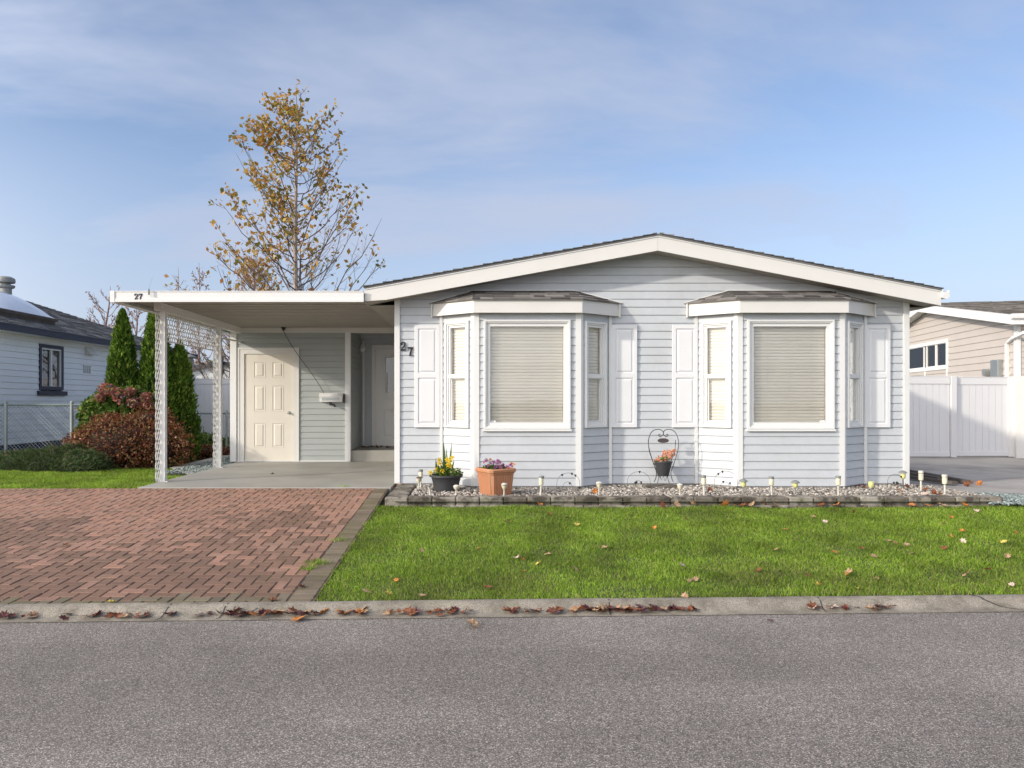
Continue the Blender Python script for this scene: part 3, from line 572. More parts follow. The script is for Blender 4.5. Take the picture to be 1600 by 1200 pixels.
# a shallow step at the beginning of the left gutter: white cap on the carport join
def shutter(u0):
    w_ = .365; z0, z1 = .796, 2.257; mb = MB(); n0, n1 = .016, .038
    P = PF; st = .055; mid = z0+(z1-z0)*.508
    mb.pbox(P, u0, u0+w_, z0, z1, n0, n0+.008)
    mb.ring(P, u0, u0+w_, z0, z1, st, n0+.006, n1, .004)
    mb.pbox(P, u0+st-.001, u0+w_-st+.001, mid-.035, mid+.035, n0+.006, n1)
    for a, b in ((z0+st+.012, mid-.035-.012), (mid+.035+.012, z1-st-.012)):
        u_, v_ = u0+st+.012, u0+w_-st-.012; bev = .022
        vs = [P(u_, a, n0+.008), P(v_, a, n0+.008), P(v_, b, n0+.008), P(u_, b, n0+.008), P(u_+bev, a+bev, n0+.02), P(v_-bev, a+bev, n0+.02), P(v_-bev, b-bev, n0+.02), P(u_+bev, b-bev, n0+.02)]
        mb.add(vs, [(0, 1, 5, 4), (1, 2, 6, 5), (2, 3, 7, 6), (3, 0, 4, 7), (4, 5, 6, 7)])
    mb.build('shutter', M['shutter'], house, bevel=.002)
for u in (-.888, 1.918, 2.780, 5.520): shutter(u)
# numbers 27
def digit(mb, ch, P, u, z, h, n0=.018, n1=.030):
    k = h/1.0
    if ch == '2':
        pts = [(.06, .70), (.07, .80), (.15, .93), (.30, .985), (.46, .93), (.54, .79), (.51, .62), (.40, .46), (.24, .28), (.10, .09)]; wd = [.19, .15, .12, .11, .13, .17, .18, .15, .11, .09]
        bars = [[(.03, 0), (.60, 0), (.63, .26), (.56, .26), (.53, .15), (.06, .13)]]; dots = [(.13, .73, .095)]
    else:
        pts = [(.55, .90), (.42, .62), (.33, .38), (.30, .05)]; wd = [.14, .16, .19, .21]
        bars = [[(.04, 1.0), (.62, 1.0), (.62, .84), (.12, .84), (.10, .70), (.03, .70)], [(.17, 0), (.44, 0), (.44, .08), (.17, .08)]]; dots = []
    def ext(pl):
        n = len(pl); mb.add([P(u+a*k, z+b*k, n1) for a, b in pl]+[P(u+a*k, z+b*k, n0) for a, b in pl], [tuple(range(n)), tuple(range(2*n-1, n-1, -1))]+[(i, (i+1) % n, n+(i+1) % n, n+i) for i in range(n)])
    Lf = []; Rt = []
    for i, (a, b) in enumerate(pts):
        p0 = pts[max(i-1, 0)]; p1 = pts[min(i+1, len(pts)-1)]; d = Vector((p1[0]-p0[0], p1[1]-p0[1])).normalized(); nx, ny = -d.y, d.x
        Lf.append((a+nx*wd[i]/2, b+ny*wd[i]/2)); Rt.append((a-nx*wd[i]/2, b-ny*wd[i]/2))
    for i in range(len(pts)-1): ext([Lf[i], Lf[i+1], Rt[i+1], Rt[i]])
    for b in bars: ext(b)
    for (a, b, r) in dots: ext([(a+r*math.cos(t*math.pi/5), b+r*math.sin(t*math.pi/5)) for t in range(10)])
mb = MB(); digit(mb, '2', PF, -1.088, 1.893, .122); mb.build('house_number', M['black_metal'], house)
mb = MB(); digit(mb, '7', PF, -.985, 1.815, .122); mb.build('house_number', M['black_metal'], house)
# ---- bay windows
def slats(mb, P, u0, u1, z0, z1, n, pitch=.044):
    z = z0+.012; r = random.Random(int(u0*1000))
    while z < z1-.01:
        a = r.gauss(0, .0012); b = r.gauss(0, .0012)
        mb.add([P(u0, z+a, n+.015), P(u1, z+b, n+.015), P(u1, z+b+.016, n+.0165), P(u0, z+a+.016, n+.0165), P(u1, z+b+.0345, n+.012), P(u0, z+a+.0345, n+.012), P(u1, z+b+.046, n+.004), P(u0, z+a+.046, n+.004)],
               [(0, 1, 2, 3), (3, 2, 4, 5), (5, 4, 6, 7)]); z += pitch
    mb.pbox(P, u0, u1, z1-.03, z1, n-.01, n+.025)
def bay(xc, lab):
    HW, HF, D = 1.195, .733, .35
    A = Vector((xc-HW, YF, 0)); B = Vector((xc-HF, YF-D, 0)); C = Vector((xc+HF, YF-D, 0)); E = Vector((xc+HW, YF, 0))
    faces = [(A, B), (B, C), (C, E)]; zt_ = 2.47
    wins = [(.075, .505, .80, 2.285), (.128, 1.328, .786, 2.295), (.073, .503, .80, 2.285)]
    mb = MB(); Ps = []
    for (p, q), (a, b, c, d) in zip(faces, wins):
        P = plane(p, q-p); Ln = (q-p).length; Ps.append((P, Ln))
        siding(mb, P, around(0, Ln, .0, zt_, [(a+.02, b-.02, c+.02, d-.02)]), z0=.0)
    bay_o = mb.build('bay_window', M['siding'], house); bay_o['label'] = lab
    mb = MB()
    for (P, Ln) in Ps: mb.pbox(P, .03, Ln-.03, -.05, .012, -.05, -.006)
    mb.build('footing', M['concrete'], bay_o)
    # corner posts
    for (P0, L0), (P1, L1) in ((Ps[0], Ps[1]), (Ps[1], Ps[2])):
        mb = MB()
        c0 = [P0(L0-.045, 0, .019), P0(L0+.004, 0, .019), P1(-.004, 0, .019), P1(.068 if P1 is Ps[1][0] else .045, 0, .019)]
        if P0 is Ps[1][0]: c0 = [P0(L0-.068, 0, .019), P0(L0+.006, 0, .019), P1(-.006, 0, .019), P1(.035, 0, .019)]
        inn = [P1(.045, 0, -.02), P0(L0-.045, 0, -.02)]
        pl = [c0[0], (c0[1]+c0[2])/2, c0[3], *inn]
        mb.prism(pl, .0, zt_-.02, lambda p, z: (p[0], p[1], z)); mb.build('corner_post', M['white'], bay_o)
    for (a, b) in ((A.x-.03, A.x+.012), (E.x-.012, E.x+.03)): mb = MB(); mb.pbox(PF, a, b, .0, 2.44, .012, .034); mb.build('edge_trim', M['white'], bay_o)
    # windows
    for i, ((P, Ln), (a, b, c, d)) in enumerate(zip(Ps, wins)):
        mb = MB(); mb.ring(P, a, b, c, d, .030, -.01, .036, .003); mb.ring(P, a+.028, b-.028, c+.028, d-.028, .022, -.03, .020, .002)
        f = .045; mb.ring(P, a+.048, b-.048, c+.048, d-.048, f if i == 1 else .034, -.05, .004, .003)
        if i != 1:
            m_ = (c+d)/2-.02; mb.pbox(P, a+.05, b-.05, m_-.028, m_+.028, -.045, .009)
            mb.ring(P, a+.085, b-.085, c+.085, m_-.026, .014, -.06, -.012)
        else: mb.pbox(P, a-.012, b+.012, c-.028, c-.0005, .0, .044)
        fr = mb.build('window_frame', M['white'], bay_o, bevel=.0015)
        ins = .09 if i == 1 else .08
        mb = MB(); mb.pbox(P, a+ins-.01, b-ins+.01, c+ins-.01, d-ins+.01, -.036, -.032); mb.build('window_pane', M['glass'], bay_o)
        mb = MB(); slats(mb, P, a+ins-.015+(.02 if i != 1 else .0), b-ins+.012, c+ins-.02, d-ins+.015, -.085); mb.build('blind', M['blind'], bay_o)
        if i == 1:
            mb = MB()
            for t in (.2, .5, .8):
                u = a+ins+(b-a-2*ins)*t; mb.pbox(P, u-.0012, u+.0012, c+ins, d-ins, -.060, -.058)
            mb.build('blind_cord', M['blind'], bay_o)
            mb = MB(); uu = a+ins+.008 if xc < 2 else b-ins-.09; mb.pbox(P, uu, uu+.075, c+ins+.006, c+ins+.03, -.031, -.029); mb.build('sticker', M['white'], bay_o)
    # roof with fascia band
    OW, OF, OD = 1.34, .742, .47
    a_ = Vector((xc-OW, YF-.015, 0)); b_ = Vector((xc-OF, YF-OD, 0)); c_ = Vector((xc+OF, YF-OD, 0)); e_ = Vector((xc+OW, YF-.015, 0))
    mb = MB()
    for p, q in ((a_, b_), (b_, c_), (c_, e_)):
        P = plane(p, q-p); Ln = (q-p).length; mb.pbox(P, 0.0, Ln, 2.378, 2.552, -.018, 0)
    mb.box(xc-OW-.006, xc-OW+.012, YF-.05, YF-.012, 2.36, 2.556); mb.box(xc+OW-.012, xc+OW+.006, YF-.05, YF-.012, 2.36, 2.556)
    mb.build('fascia', M['cream'], bay_o, bevel=.0015)
    mb = MB(); sf = [a_+Vector((.01, 0, 0)), b_+Vector((.004, .02, 0)), c_+Vector((-.004, .02, 0)), e_+Vector((-.01, 0, 0))]
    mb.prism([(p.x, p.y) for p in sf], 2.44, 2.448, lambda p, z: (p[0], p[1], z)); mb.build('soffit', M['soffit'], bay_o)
    h = 2.735; k1 = Vector((xc-.745, YF-.012, h)); k2 = Vector((xc+.70, YF-.012, h)); up = Vector((0, 0, 2.556))
    ao = Vector((xc-OW-.03, YF-.012, 2.556)); bo = Vector((xc-OF-.012, YF-OD-.03, 2.556)); co = Vector((xc+OF+.012, YF-OD-.03, 2.556)); eo = Vector((xc+OW+.03, YF-.012, 2.556))
    mb = MB(); mb.add([ao, bo, co, eo, k1, k2, ao-Vector((0, 0, .006)), bo-Vector((0, 0, .006)), co-Vector((0, 0, .006)), eo-Vector((0, 0, .006))], [(0, 1, 4), (1, 2, 5, 4), (2, 3, 5), (6, 7, 1, 0), (7, 8, 2, 1), (8, 9, 3, 2), (9, 8, 7, 6)])
    for tri in ([ao, bo, k1], [bo, co, k2, k1], [co, eo, k2]):
        o = tri[0]; u = (tri[1]-tri[0]).normalized(); nn_ = u.cross(tri[2]-tri[0]).normalized(); v = nn_.cross(u).normalized()
        if v.z < 0: v = -v
        shingles(mb, o, u, v, [((p-o).dot(u), (p-o).dot(v)) for p in tri], .13, .22, .014, int(xc*10))
    mb.build('bay_roof', M['shingle_brown'], bay_o)
    mb = MB()
    for p, q in ((ao, k1), (k1, k2), (k2, eo)):
        p = p+Vector((0, -.008, .016)); q = q+Vector((0, -.008, .016)); mb.tube([p, q], .009, 4)
    mb.build('flashing', M['white'], bay_o)
bay(.697, 'left bay window with three blinds behind its panes'); bay(4.328, 'right bay window with three blinds behind its panes')
# ---- storage room at the back of the carport, door, entry
YS = 14.3
PS = plane((0, YS, 0), (1, 0, 0), (0, -1, 0))
sx = lambda p: (p-CX)/F*YS; sz = lambda p: EYE+(HY-p)/F*YS
mb = MB(); dx0, dx1, dzt = sx(374), sx(466), sz(545)
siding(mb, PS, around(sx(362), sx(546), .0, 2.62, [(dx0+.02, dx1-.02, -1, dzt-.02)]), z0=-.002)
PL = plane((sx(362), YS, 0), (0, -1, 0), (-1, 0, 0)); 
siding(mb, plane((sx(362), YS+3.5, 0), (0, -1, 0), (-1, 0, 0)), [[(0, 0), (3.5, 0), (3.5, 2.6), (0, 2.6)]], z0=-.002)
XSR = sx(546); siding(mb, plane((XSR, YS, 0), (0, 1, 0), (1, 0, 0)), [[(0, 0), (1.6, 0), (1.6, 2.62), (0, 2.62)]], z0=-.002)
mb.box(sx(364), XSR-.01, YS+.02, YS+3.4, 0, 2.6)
mb.build('storage_wall', M['siding_shade'], house)
for (a, b) in ((sx(361)-.01, sx(370)), (sx(539.5), sx(547)+.012)):
    mb = MB(); mb.box(a, b, YS-.03, YS+.06, -.003, 2.6); mb.build('corner_trim', M['white'], house, bevel=.003)
mb = MB(); mb.box(sx(370), sx(540), YS-.024, YS, 0, .02); mb.build('base_trim', M['white'], house)
mb = MB(); mb.ring(PS, dx0, dx1, -.2, dzt, .10, -.03, .022, .003); mb.ring(PS, dx0-.022, dx1+.022, -.2, dzt+.022, .03, -.02, .030, .002)
mb.v = [(v[0], v[1], max(v[2], -.002)) for v in mb.v]; mb.build('door_frame', M['cream'], house)
d0, d1, dz0, dz1 = dx0+.102, dx1-.102, .012, dzt-.102
mb = MB(); mb.pbox(PS, d0, d1, dz0, dz1, -.02, .002)
wd = d1-d0; ht = dz1-dz0
def panel(mb, P, a, b, c, d, n, dep=.007):
    for (i0, h0), (i1, h1) in (((0, 0), (.014, -dep)), ((.014, -dep), (.022, -dep)), ((.022, -dep), (.045, .003))):
        o = [(a+i0, c+i0), (b-i0, c+i0), (b-i0, d-i0), (a+i0, d-i0)]; i = [(a+i1, c+i1), (b-i1, c+i1), (b-i1, d-i1), (a+i1, d-i1)]
        vs = [P(*q, n+h0) for q in o]+[P(*q, n+h1) for q in i]; mb.add(vs, [(k, (k+1) % 4, 4+(k+1) % 4, 4+k) for k in range(4)])
    q = .045; mb.add([P(a+q, c+q, n+.003), P(b-q, c+q, n+.003), P(b-q, d-q, n+.003), P(a+q, d-q, n+.003)], [(0, 1, 2, 3)])
for u in (.20, .58):
    for (c, d) in ((.125, .355), (.465, .705), (.78, .925)): panel(mb, PS, d0+wd*u, d0+wd*(u+.22), dz0+ht*c, dz0+ht*d, .0085)
sdoor = mb.build('storage_door', M['door_cream'], house); sdoor['label'] = 'cream six panel door of the storage room'
mb = MB(); kx, kz = sx(452), sz(645); mb.lathe([(.03, 0), (.032, .006), (.012, .01), (.011, .03), (.026, .038), (.03, .052), (.02, .064), (.0, .066)], (0, 0, 0), 16)
mb.v = [(kx+v[0], YS-.002-v[2], kz+v[1]) for v in mb.v]; mb.build('knob', M['steel'], sdoor, smooth=True)
for z in (.25, 1.05, 1.85): mb = MB(); mb.pbox(PS, d0-.012, d0+.004, z, z+.09, .0, .008); mb.build('hinge', M['steel'], sdoor)
mb = MB(); mb.pbox(PS, sx(447), sx(453), sz(597.5), sz(594.5), .002, .005); mb.build('door_plate', M['cream'], sdoor)
mb = MB(); mb.box(sx(362), -1.19, YS-.05, YS-.005, 2.50, 2.598); mb.build('header', M['cream'], house)
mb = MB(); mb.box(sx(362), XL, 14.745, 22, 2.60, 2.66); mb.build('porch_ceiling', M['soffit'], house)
# entry recess
YE = 15.62; PE = plane((0, YE, 0), (1, 0, 0), (0, -1, 0)); ex = lambda p: (p-CX)/F*YE; ez = lambda p: EYE+(HY-p)/F*YE
mb = MB(); siding(mb, PE, around(XSR, XL, .2, 2.62, [(ex(581)+.01, XL-.001, 0, ez(539)-.01)]), z0=-.002); mb.build('entry_wall', M['siding'], house)
mb = MB(); mb.box(XSR+.012, XL+.02, YS+.05, YE+.05, -.02, .213); mb.build('step', M['slab'], house, bevel=.01)
mb = MB(); mb.tube([(ex(567)+.02, YE-.06, .213), (ex(567)+.02, YE-.06, 2.45)], .022, 8); mb.build('downpipe', M['white'], house)
mb = MB(); mb.lathe([(.03, 0), (.05, .02), (.07, .06), (.055, .12), (.03, .16), (.0, .17)], (ex(566)+.02, YE-.09, 2.22), 12); mb.build('porch_lamp', M['white'], house, smooth=True)
mb = MB(); mb.ring(PE, ex(581), ex(581)+1.12, .10, ez(539), .085, -.03, .03, .004); mb.v = [(v[0], v[1], max(v[2], .215)) for v in mb.v]; mb.build('door_frame', M['door_white'], house)
mb = MB(); fd0 = ex(581)+.088; fd1 = fd0+.94; ft = ez(539)-.088
mb.pbox(PE, fd0, fd0+.20, .22, ft, -.03, .004); mb.pbox(PE, fd1-.2, fd1, .22, ft, -.03, .004); mb.pbox(PE, fd0+.2, fd1-.2, .22, ez(610)-.045, -.03, .004); mb.pbox(PE, fd0+.2, fd1-.2, ez(558), ft, -.03, .004)
mb.ring(PE, fd0+.17, fd1-.17, ez(623)-.02, ez(556), .035, .0, .018, .006)
panel(mb, PE, fd0+.15, fd1-.15, .42, ez(640), .0105)
fdoor = mb.build('front_door', M['door_white'], house); fdoor['label'] = 'off white front door with a tall glazed panel'
mb = MB(); mb.pbox(PE, fd0+.2, fd1-.2, ez(610)-.05, ez(558)+.005, -.02, -.014); mb.build('door_glass', M['glass_dark'], fdoor)
mb = MB(); mb.pbox(PE, fd0+.1, fd1-.1, .5, ft-.1, -.06, -.05); mb.build('dark_door_backing', M['dark'], fdoor)  # near-black sheet behind the glass, standing in for a dark hall
mb = MB(); mb.pbox(PE, fd0+.222, fd0+.245, ez(620), ez(582), -.012, -.008); mb.build('door_reflection_strip', M['lamp_white'], fdoor)  # pale strip painting a reflection on the door glass
# ------------------------------------------------------------------ carport
car = empty('carport', (-4.6, 10.1, 0), 'flat white aluminium carport roof on lattice posts joined to the left of the grey house', 'carport')
CX0, CX1, CY0, CY1 = -5.03, -1.552, 10.10, 14.72
mb = MB(); zc = 2.60; y = CY0+.03; vs = []
prof = []
while y < CY1: prof += [(y, zc), (y+.10, zc), (y+.108, zc+.03), (y+.190, zc+.03), (y+.198, zc)]; y += .20
prof.append((CY1, zc))
n_ = len(prof); mb.add([(CX0+.03, a, b) for a, b in prof]+[(CX1, a, b) for a, b in prof], [(i, i+1, n_+i+1, n_+i) for i in range(n_-1)])
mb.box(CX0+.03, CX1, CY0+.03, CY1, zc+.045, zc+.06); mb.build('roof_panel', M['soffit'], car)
mb = MB(); mb.box(CX0+.06, CX1, CY0, CY0+.02, 2.530, 2.682); mb.box(CX0+.06, CX1, CY0-.008, CY0, 2.532, 2.575); mb.box(CX0+.06, CX1, CY0-.008, CY0+.02, 2.672, 2.684); mb.build('front_fascia', M['white'], car, bevel=.002)
mb = MB(); mb.prism([(CX0, CY0-.012), (CX0+.062, CY0-.012), (CX0+.062, CY0+.03), (CX0+.02, CY0+.05), (CX0, CY0+.05)], 2.526, 2.686, lambda p, z: (p[0], p[1], z)); mb.box(CX0, CX0+.02, CY0+.051, CY1, 2.53, 2.682); mb.box(CX0+.02, CX0+.10, CY0+.021, CY1, 2.53, 2.54); mb.build('side_fascia', M['white'], car)
mb = MB(); mb.box(CX0+.02, CX1, CY1, CY1+.02, 2.53, 2.68); mb.build('rear_fascia', M['white'], car)
mb = MB(); mb.box(-4.66, -4.56, 10.62, CY1-.01, 2.485, 2.598); mb.build('beam', M['cream'], car)
PC = plane((0, CY0, 0), (1, 0, 0), (0, -1, 0))
mb = MB(); a = px(209.5, 468, 10.09); digit(mb, '2', PC, a.x, a.z, .082, .001, .008); mb.build('house_number', M['black_metal'], car)
mb = MB(); digit(mb, '7', PC, a.x+.058, a.z, .082, .001, .008); mb.build('house_number', M['black_metal'], car)
mb = MB(); a = px(232.5, 456, 10.06); mb.tube([(a.x, a.y, a.z-.04), (a.x, a.y, a.z+.04)], [.014, .010], 8); mb.tube([(a.x, a.y, a.z+.04), (a.x+.05, a.y, a.z+.20)], .0012, 4); mb.build('aerial', M['fence_green'], car)
def wave(mb, yc, z0, z1, amp, per, ph, X, wid=.014, th=.006, seg=12):
    n = int((z1-z0)/per*seg)
    prev = None; vs = []
    for i in range(n+1):
        z = z0+(z1-z0)*i/n; yy = yc+amp*math.sin(2*math.pi*(z-z0)/per+ph); dd = amp*2*math.pi/per*math.cos(2*math.pi*(z-z0)/per+ph); L_ = math.sqrt(1+dd*dd); ny, nz = 1/L_, -dd/L_
        for (s_, x_) in ((-1, X-th/2), (1, X-th/2), (1, X+th/2), (-1, X+th/2)): vs.append((x_, yy+s_*ny*wid/2, z+s_*nz*wid/2))
    mb.add(vs, [(i*4+k, i*4+(k+1) % 4, (i+1)*4+(k+1) % 4, (i+1)*4+k) for i in range(n) for k in range(4)])
for (yp, base) in ((10.73, 0), (13.06, 0)):
    mb = MB(); mb.box(-4.625, -4.535, yp+.01, yp+.05, 0, 2.486); mb.box(-4.552, -4.535, yp-.03, yp+.01, 0, 2.486); mb.box(-4.66, -4.50, yp-.03, yp+.07, -.004, .006)
    po = mb.build('post', M['white'], car, bevel=.002)
    mb = MB()
    for ph in (0, math.pi): wave(mb, yp-.045, .005, 2.486, .032, .292, ph, -4.648, .028)
    for ph in (0, math.pi): wave(mb, yp+.035, .005, 2.486, .034, .292, ph, -4.648, .022)
    mb.build('lattice_strip', M['white'], po)
mb = MB(); yy = 10.85; k = 0
while yy < 13.0:
    wave(mb, yy, 2.07, 2.486, .026, .13, (k % 2)*math.pi, -4.648-(k % 2)*.004, .018, .005, 10); yy += .045; k += 1
mb.box(-4.66, -4.635, 10.81, 12.99, 2.06, 2.075); mb.build('lattice_panel', M['cream'], car)
mb = MB(); mb.tube([(-4.60, 13.12, 2.30), (-4.60, 14.28, 2.33)], .02, 4); mb.build('brace', M['cream'], car)
# mailbox, cable
a = px(500, 628, 14.2); b = px(535.5, 615, 14.2)
mail = empty('mailbox', (a.x, 14.29, a.z), 'white wall mailbox mounted on the shade-darkened siding beside the cream door', 'mailbox')
mb = MB(); pr = [(14.285, a.z), (14.15, a.z), (14.15, b.z-.06), (14.19, b.z), (14.285, b.z+.01)]; mb.prism(pr, a.x, b.x, lambda p, x: (x, p[0], p[1])); mb.build('box', M['white'], mail, bevel=.004)
mb = MB(); mb.prism([(14.145, b.z-.075), (14.138, b.z-.05), (14.18, b.z+.008), (14.185, b.z)], a.x-.008, b.x+.008, lambda p, x: (x, p[0], p[1])); mb.build('lid', M['white'], mail)
mb = MB(); mb.box(a.x+.05, b.x-.06, 14.142, 14.149, a.z+.03, b.z-.075); mb.build('name_plate', M['steel'], mail)
mb = MB(); mb.tube([(a.x+.18, 14.2, a.z), (a.x+.2, 14.17, a.z-.05), (a.x+.27, 14.17, a.z-.05), (a.x+.3, 14.18, a.z-.09)], .016, 6); mb.tube([(a.x+.20, 14.2, a.z), (a.x+.22, 14.19, a.z-.045)], .02, 6); mb.build('hook', M['black_metal'], mail)
mb = MB(); mb.box(b.x+.005, b.x+.035, 14.2, 14.28, a.z-.02, b.z-.01); mb.build('bracket', M['plaque'], mail)
p0 = px(443, 517, 14.2); p1 = px(506, 614, 14.2); c_ = empty('hanging_cable', p0, 'thin dark cable hanging from the carport ceiling down to the white mailbox', 'cable')
mb = MB(); mb.tube([(p0.x+(p1.x-p0.x)*t, 14.2, p0.z+(p1.z-p0.z)*t-.10*math.sin(math.pi*t)*(1-.9*t)+.08*math.sin(math.pi*t)*t) for t in [i/14 for i in range(15)]], .006, 6); mb.build('cord', M['black_metal'], c_)
mb = MB(); mb.lathe([(.05, .0), (.05, -.015), (.03, -.03), (.02, -.06), (.0, -.07)], (p0.x, 14.2, 2.598), 12); mb.build('ceiling_socket', M['black_metal'], c_)
# ------------------------------------------------------------------ left neighbour
XW = -9.6
nh = empty('neighbour_house', (XW, 14, 0), 'white boarded house with navy window trim and grey roof at the left edge', 'house')
PW = plane((XW, 0, 0), (0, 1, 0), (1, 0, 0))
mb = MB(); siding(mb, PW, around(13.7, 24, .28, 2.62, [(16.2, 17.0, 1.38, 2.40)]), course=.128, z0=.28, out=.012); siding(mb, plane((XW, 24, 0), (-1, 0, 0), (0, 1, 0)), [[(0, .28), (6, .28), (6, 2.6), (0, 2.6)]], course=.128, z0=.28)
mb.box(XW-6, XW-.25, 13.75, 23.9, .2, 2.6); mb.build('wall', M['house_white'], nh)
mb = MB(); mb.box(XW-6, XW-.03, 13.75, 23.95, -.15, .27); mb.build('skirting', M['navy_skirt'], nh)
mb = MB(); mb.ring(PW, 16.12, 17.06, 1.42, 2.44, .085, .0, .03, .004); mb.pbox(PW, 16.05, 17.16, 1.30, 1.40, .0, .06); wf = mb.build('window', M['navy'], nh)
mb = MB(); mb.ring(PW, 16.2, 16.98, 1.47, 2.36, .04, -.02, .018, .002); mb.pbox(PW, 16.56, 16.62, 1.5, 2.33, -.02, .016); mb.build('frame', M['white'], wf)
mb = MB(); mb.pbox(PW, 16.22, 16.96, 1.49, 2.34, -.03, -.022); mb.build('pane', M['glass_dark'], wf)
mb = MB(); mb.pbox(PW, 16.22, 16.96, 1.49, 2.34, -.16, -.15); mb.build('dark_backing', M['dark'], wf)  # near-black sheet behind the pane, standing in for a dark room
mb = MB(); ridge_x, ridge_z, rye = -12.6, 3.96, 20.8; ex_, ez_ = -9.28, 2.70
mb.add([(ex_, 13.4, ez_), (ex_, 24.2, ez_), (ridge_x, rye, ridge_z), (ridge_x, 13.4, ridge_z), (-15.9, 24.2, ez_), (-15.9, 13.4, ez_)], [(0, 1, 2, 3), (1, 4, 2), (4, 5, 3, 2), (0, 3, 5), (0, 5, 4, 1)])
up = Vector((ridge_x-ex_, 0, ridge_z-ez_)); ln = up.length
shingles(mb, (ex_, 13.4, ez_+.006), (0, 1, 0), up, [(0, 0), (10.8, 0), (7.4, ln), (0, ln)], .14, .35, .014, 5)
mb.build('roof', M['shingle'], nh)
mb = MB(); mb.box(ex_-.02, ex_+.09, 13.4, 24.25, ez_-.13, ez_-.005); mb.box(ex_+.09, ex_+.10, 13.4, 24.25, ez_-.03, ez_+.004); mb.build('gutter', M['navy'], nh)
mb = MB(); mb.box(XW, ex_-.02, 13.4, 24.2, ez_-.13, ez_-.11); mb.build('soffit', M['house_white'], nh)
# skylight
def roofpt(y, t, h=0): p = Vector((ex_, y, ez_))+up.normalized()*t; nn = Vector((0, 1, 0)).cross(up).normalized(); nn = nn if nn.z > 0 else -nn; return p+nn*h
mb = MB(); y0, y1, t0, t1 = 15.2, 17.3, .70, 2.0; c = [roofpt(y, t, h) for h in (0, .16) for (y, t) in ((y0, t0), (y1, t0), (y1, t1), (y0, t1))]
mb.add(c, [(4, 5, 6, 7), (0, 1, 5, 4), (1, 2, 6, 5), (2, 3, 7, 6), (3, 0, 4, 7)]); c = [roofpt(y, t, h) for h in (.10, .165) for (y, t) in ((y0-.03, t0-.03), (y1+.03, t0-.03), (y1+.03, t1+.03), (y0-.03, t1+.03))]
mb.add(c, [(4, 5, 6, 7), (0, 1, 5, 4), (1, 2, 6, 5), (2, 3, 7, 6), (3, 0, 4, 7)]); sk = mb.build('skylight', M['wood_dark'], nh)
mb = MB(); vs = []; n_ = 10
for i in range(n_+1):
    for j in range(n_+1):
        a, b = i/n_, j/n_; vs.append(roofpt(y0+.02+(y1-y0-.04)*a, t0+.02+(t1-t0-.04)*b, .168+.24*(math.sin(math.pi*a)*math.sin(math.pi*b))**.6))
mb.add(vs, [(i*11+j, (i+1)*11+j, (i+1)*11+j+1, i*11+j+1) for i in range(n_) for j in range(n_)]); mb.build('dome', M['skylight'], sk, smooth=True)
mb = MB(); cc = px(9, 470, 17.2); mb.lathe([(.16, -.6), (.13, .05), (.125, .22), (.125, .30), (.17, .30), (.19, .33), (.19, .36), (.10, .38), (.10, .42), (.19, .42), (.20, .46), (.19, .52), (.12, .56), (.0, .57)], (cc.x, 17.2, cc.z), 20); mb.build('flue', M['flue'], nh, smooth=True)
mb = MB(); q = roofpt(18.1, 2.7, 0); mb.box(q.x-.15, q.x+.15, 17.9, 18.3, q.z-.05, q.z+.14); mb.build('roof_vent', M['shingle'], nh, bevel=.02)
mb = MB(); mb.add([PW(18.0, 2.32, .0), PW(18.35, 2.32, .0), PW(18.35, 2.52, .0), PW(18.0, 2.52, .0), PW(18.0, 2.32, .16), PW(18.35, 2.32, .16)], [(0, 1, 5, 4), (1, 2, 5), (0, 4, 3), (4, 5, 2, 3)]); mb.build('vent_hood', M['cream'], nh)
mb = MB()
for k in range(4): mb.pbox(PW, 17.95+k*.09, 18.0+k*.09, 1.86+.0*k, 2.03, .013, .02)
mb.pbox(PW, 17.93, 18.30, 2.03, 2.045, .013, .03); mb.build('wall_vent', M['steel'], nh)
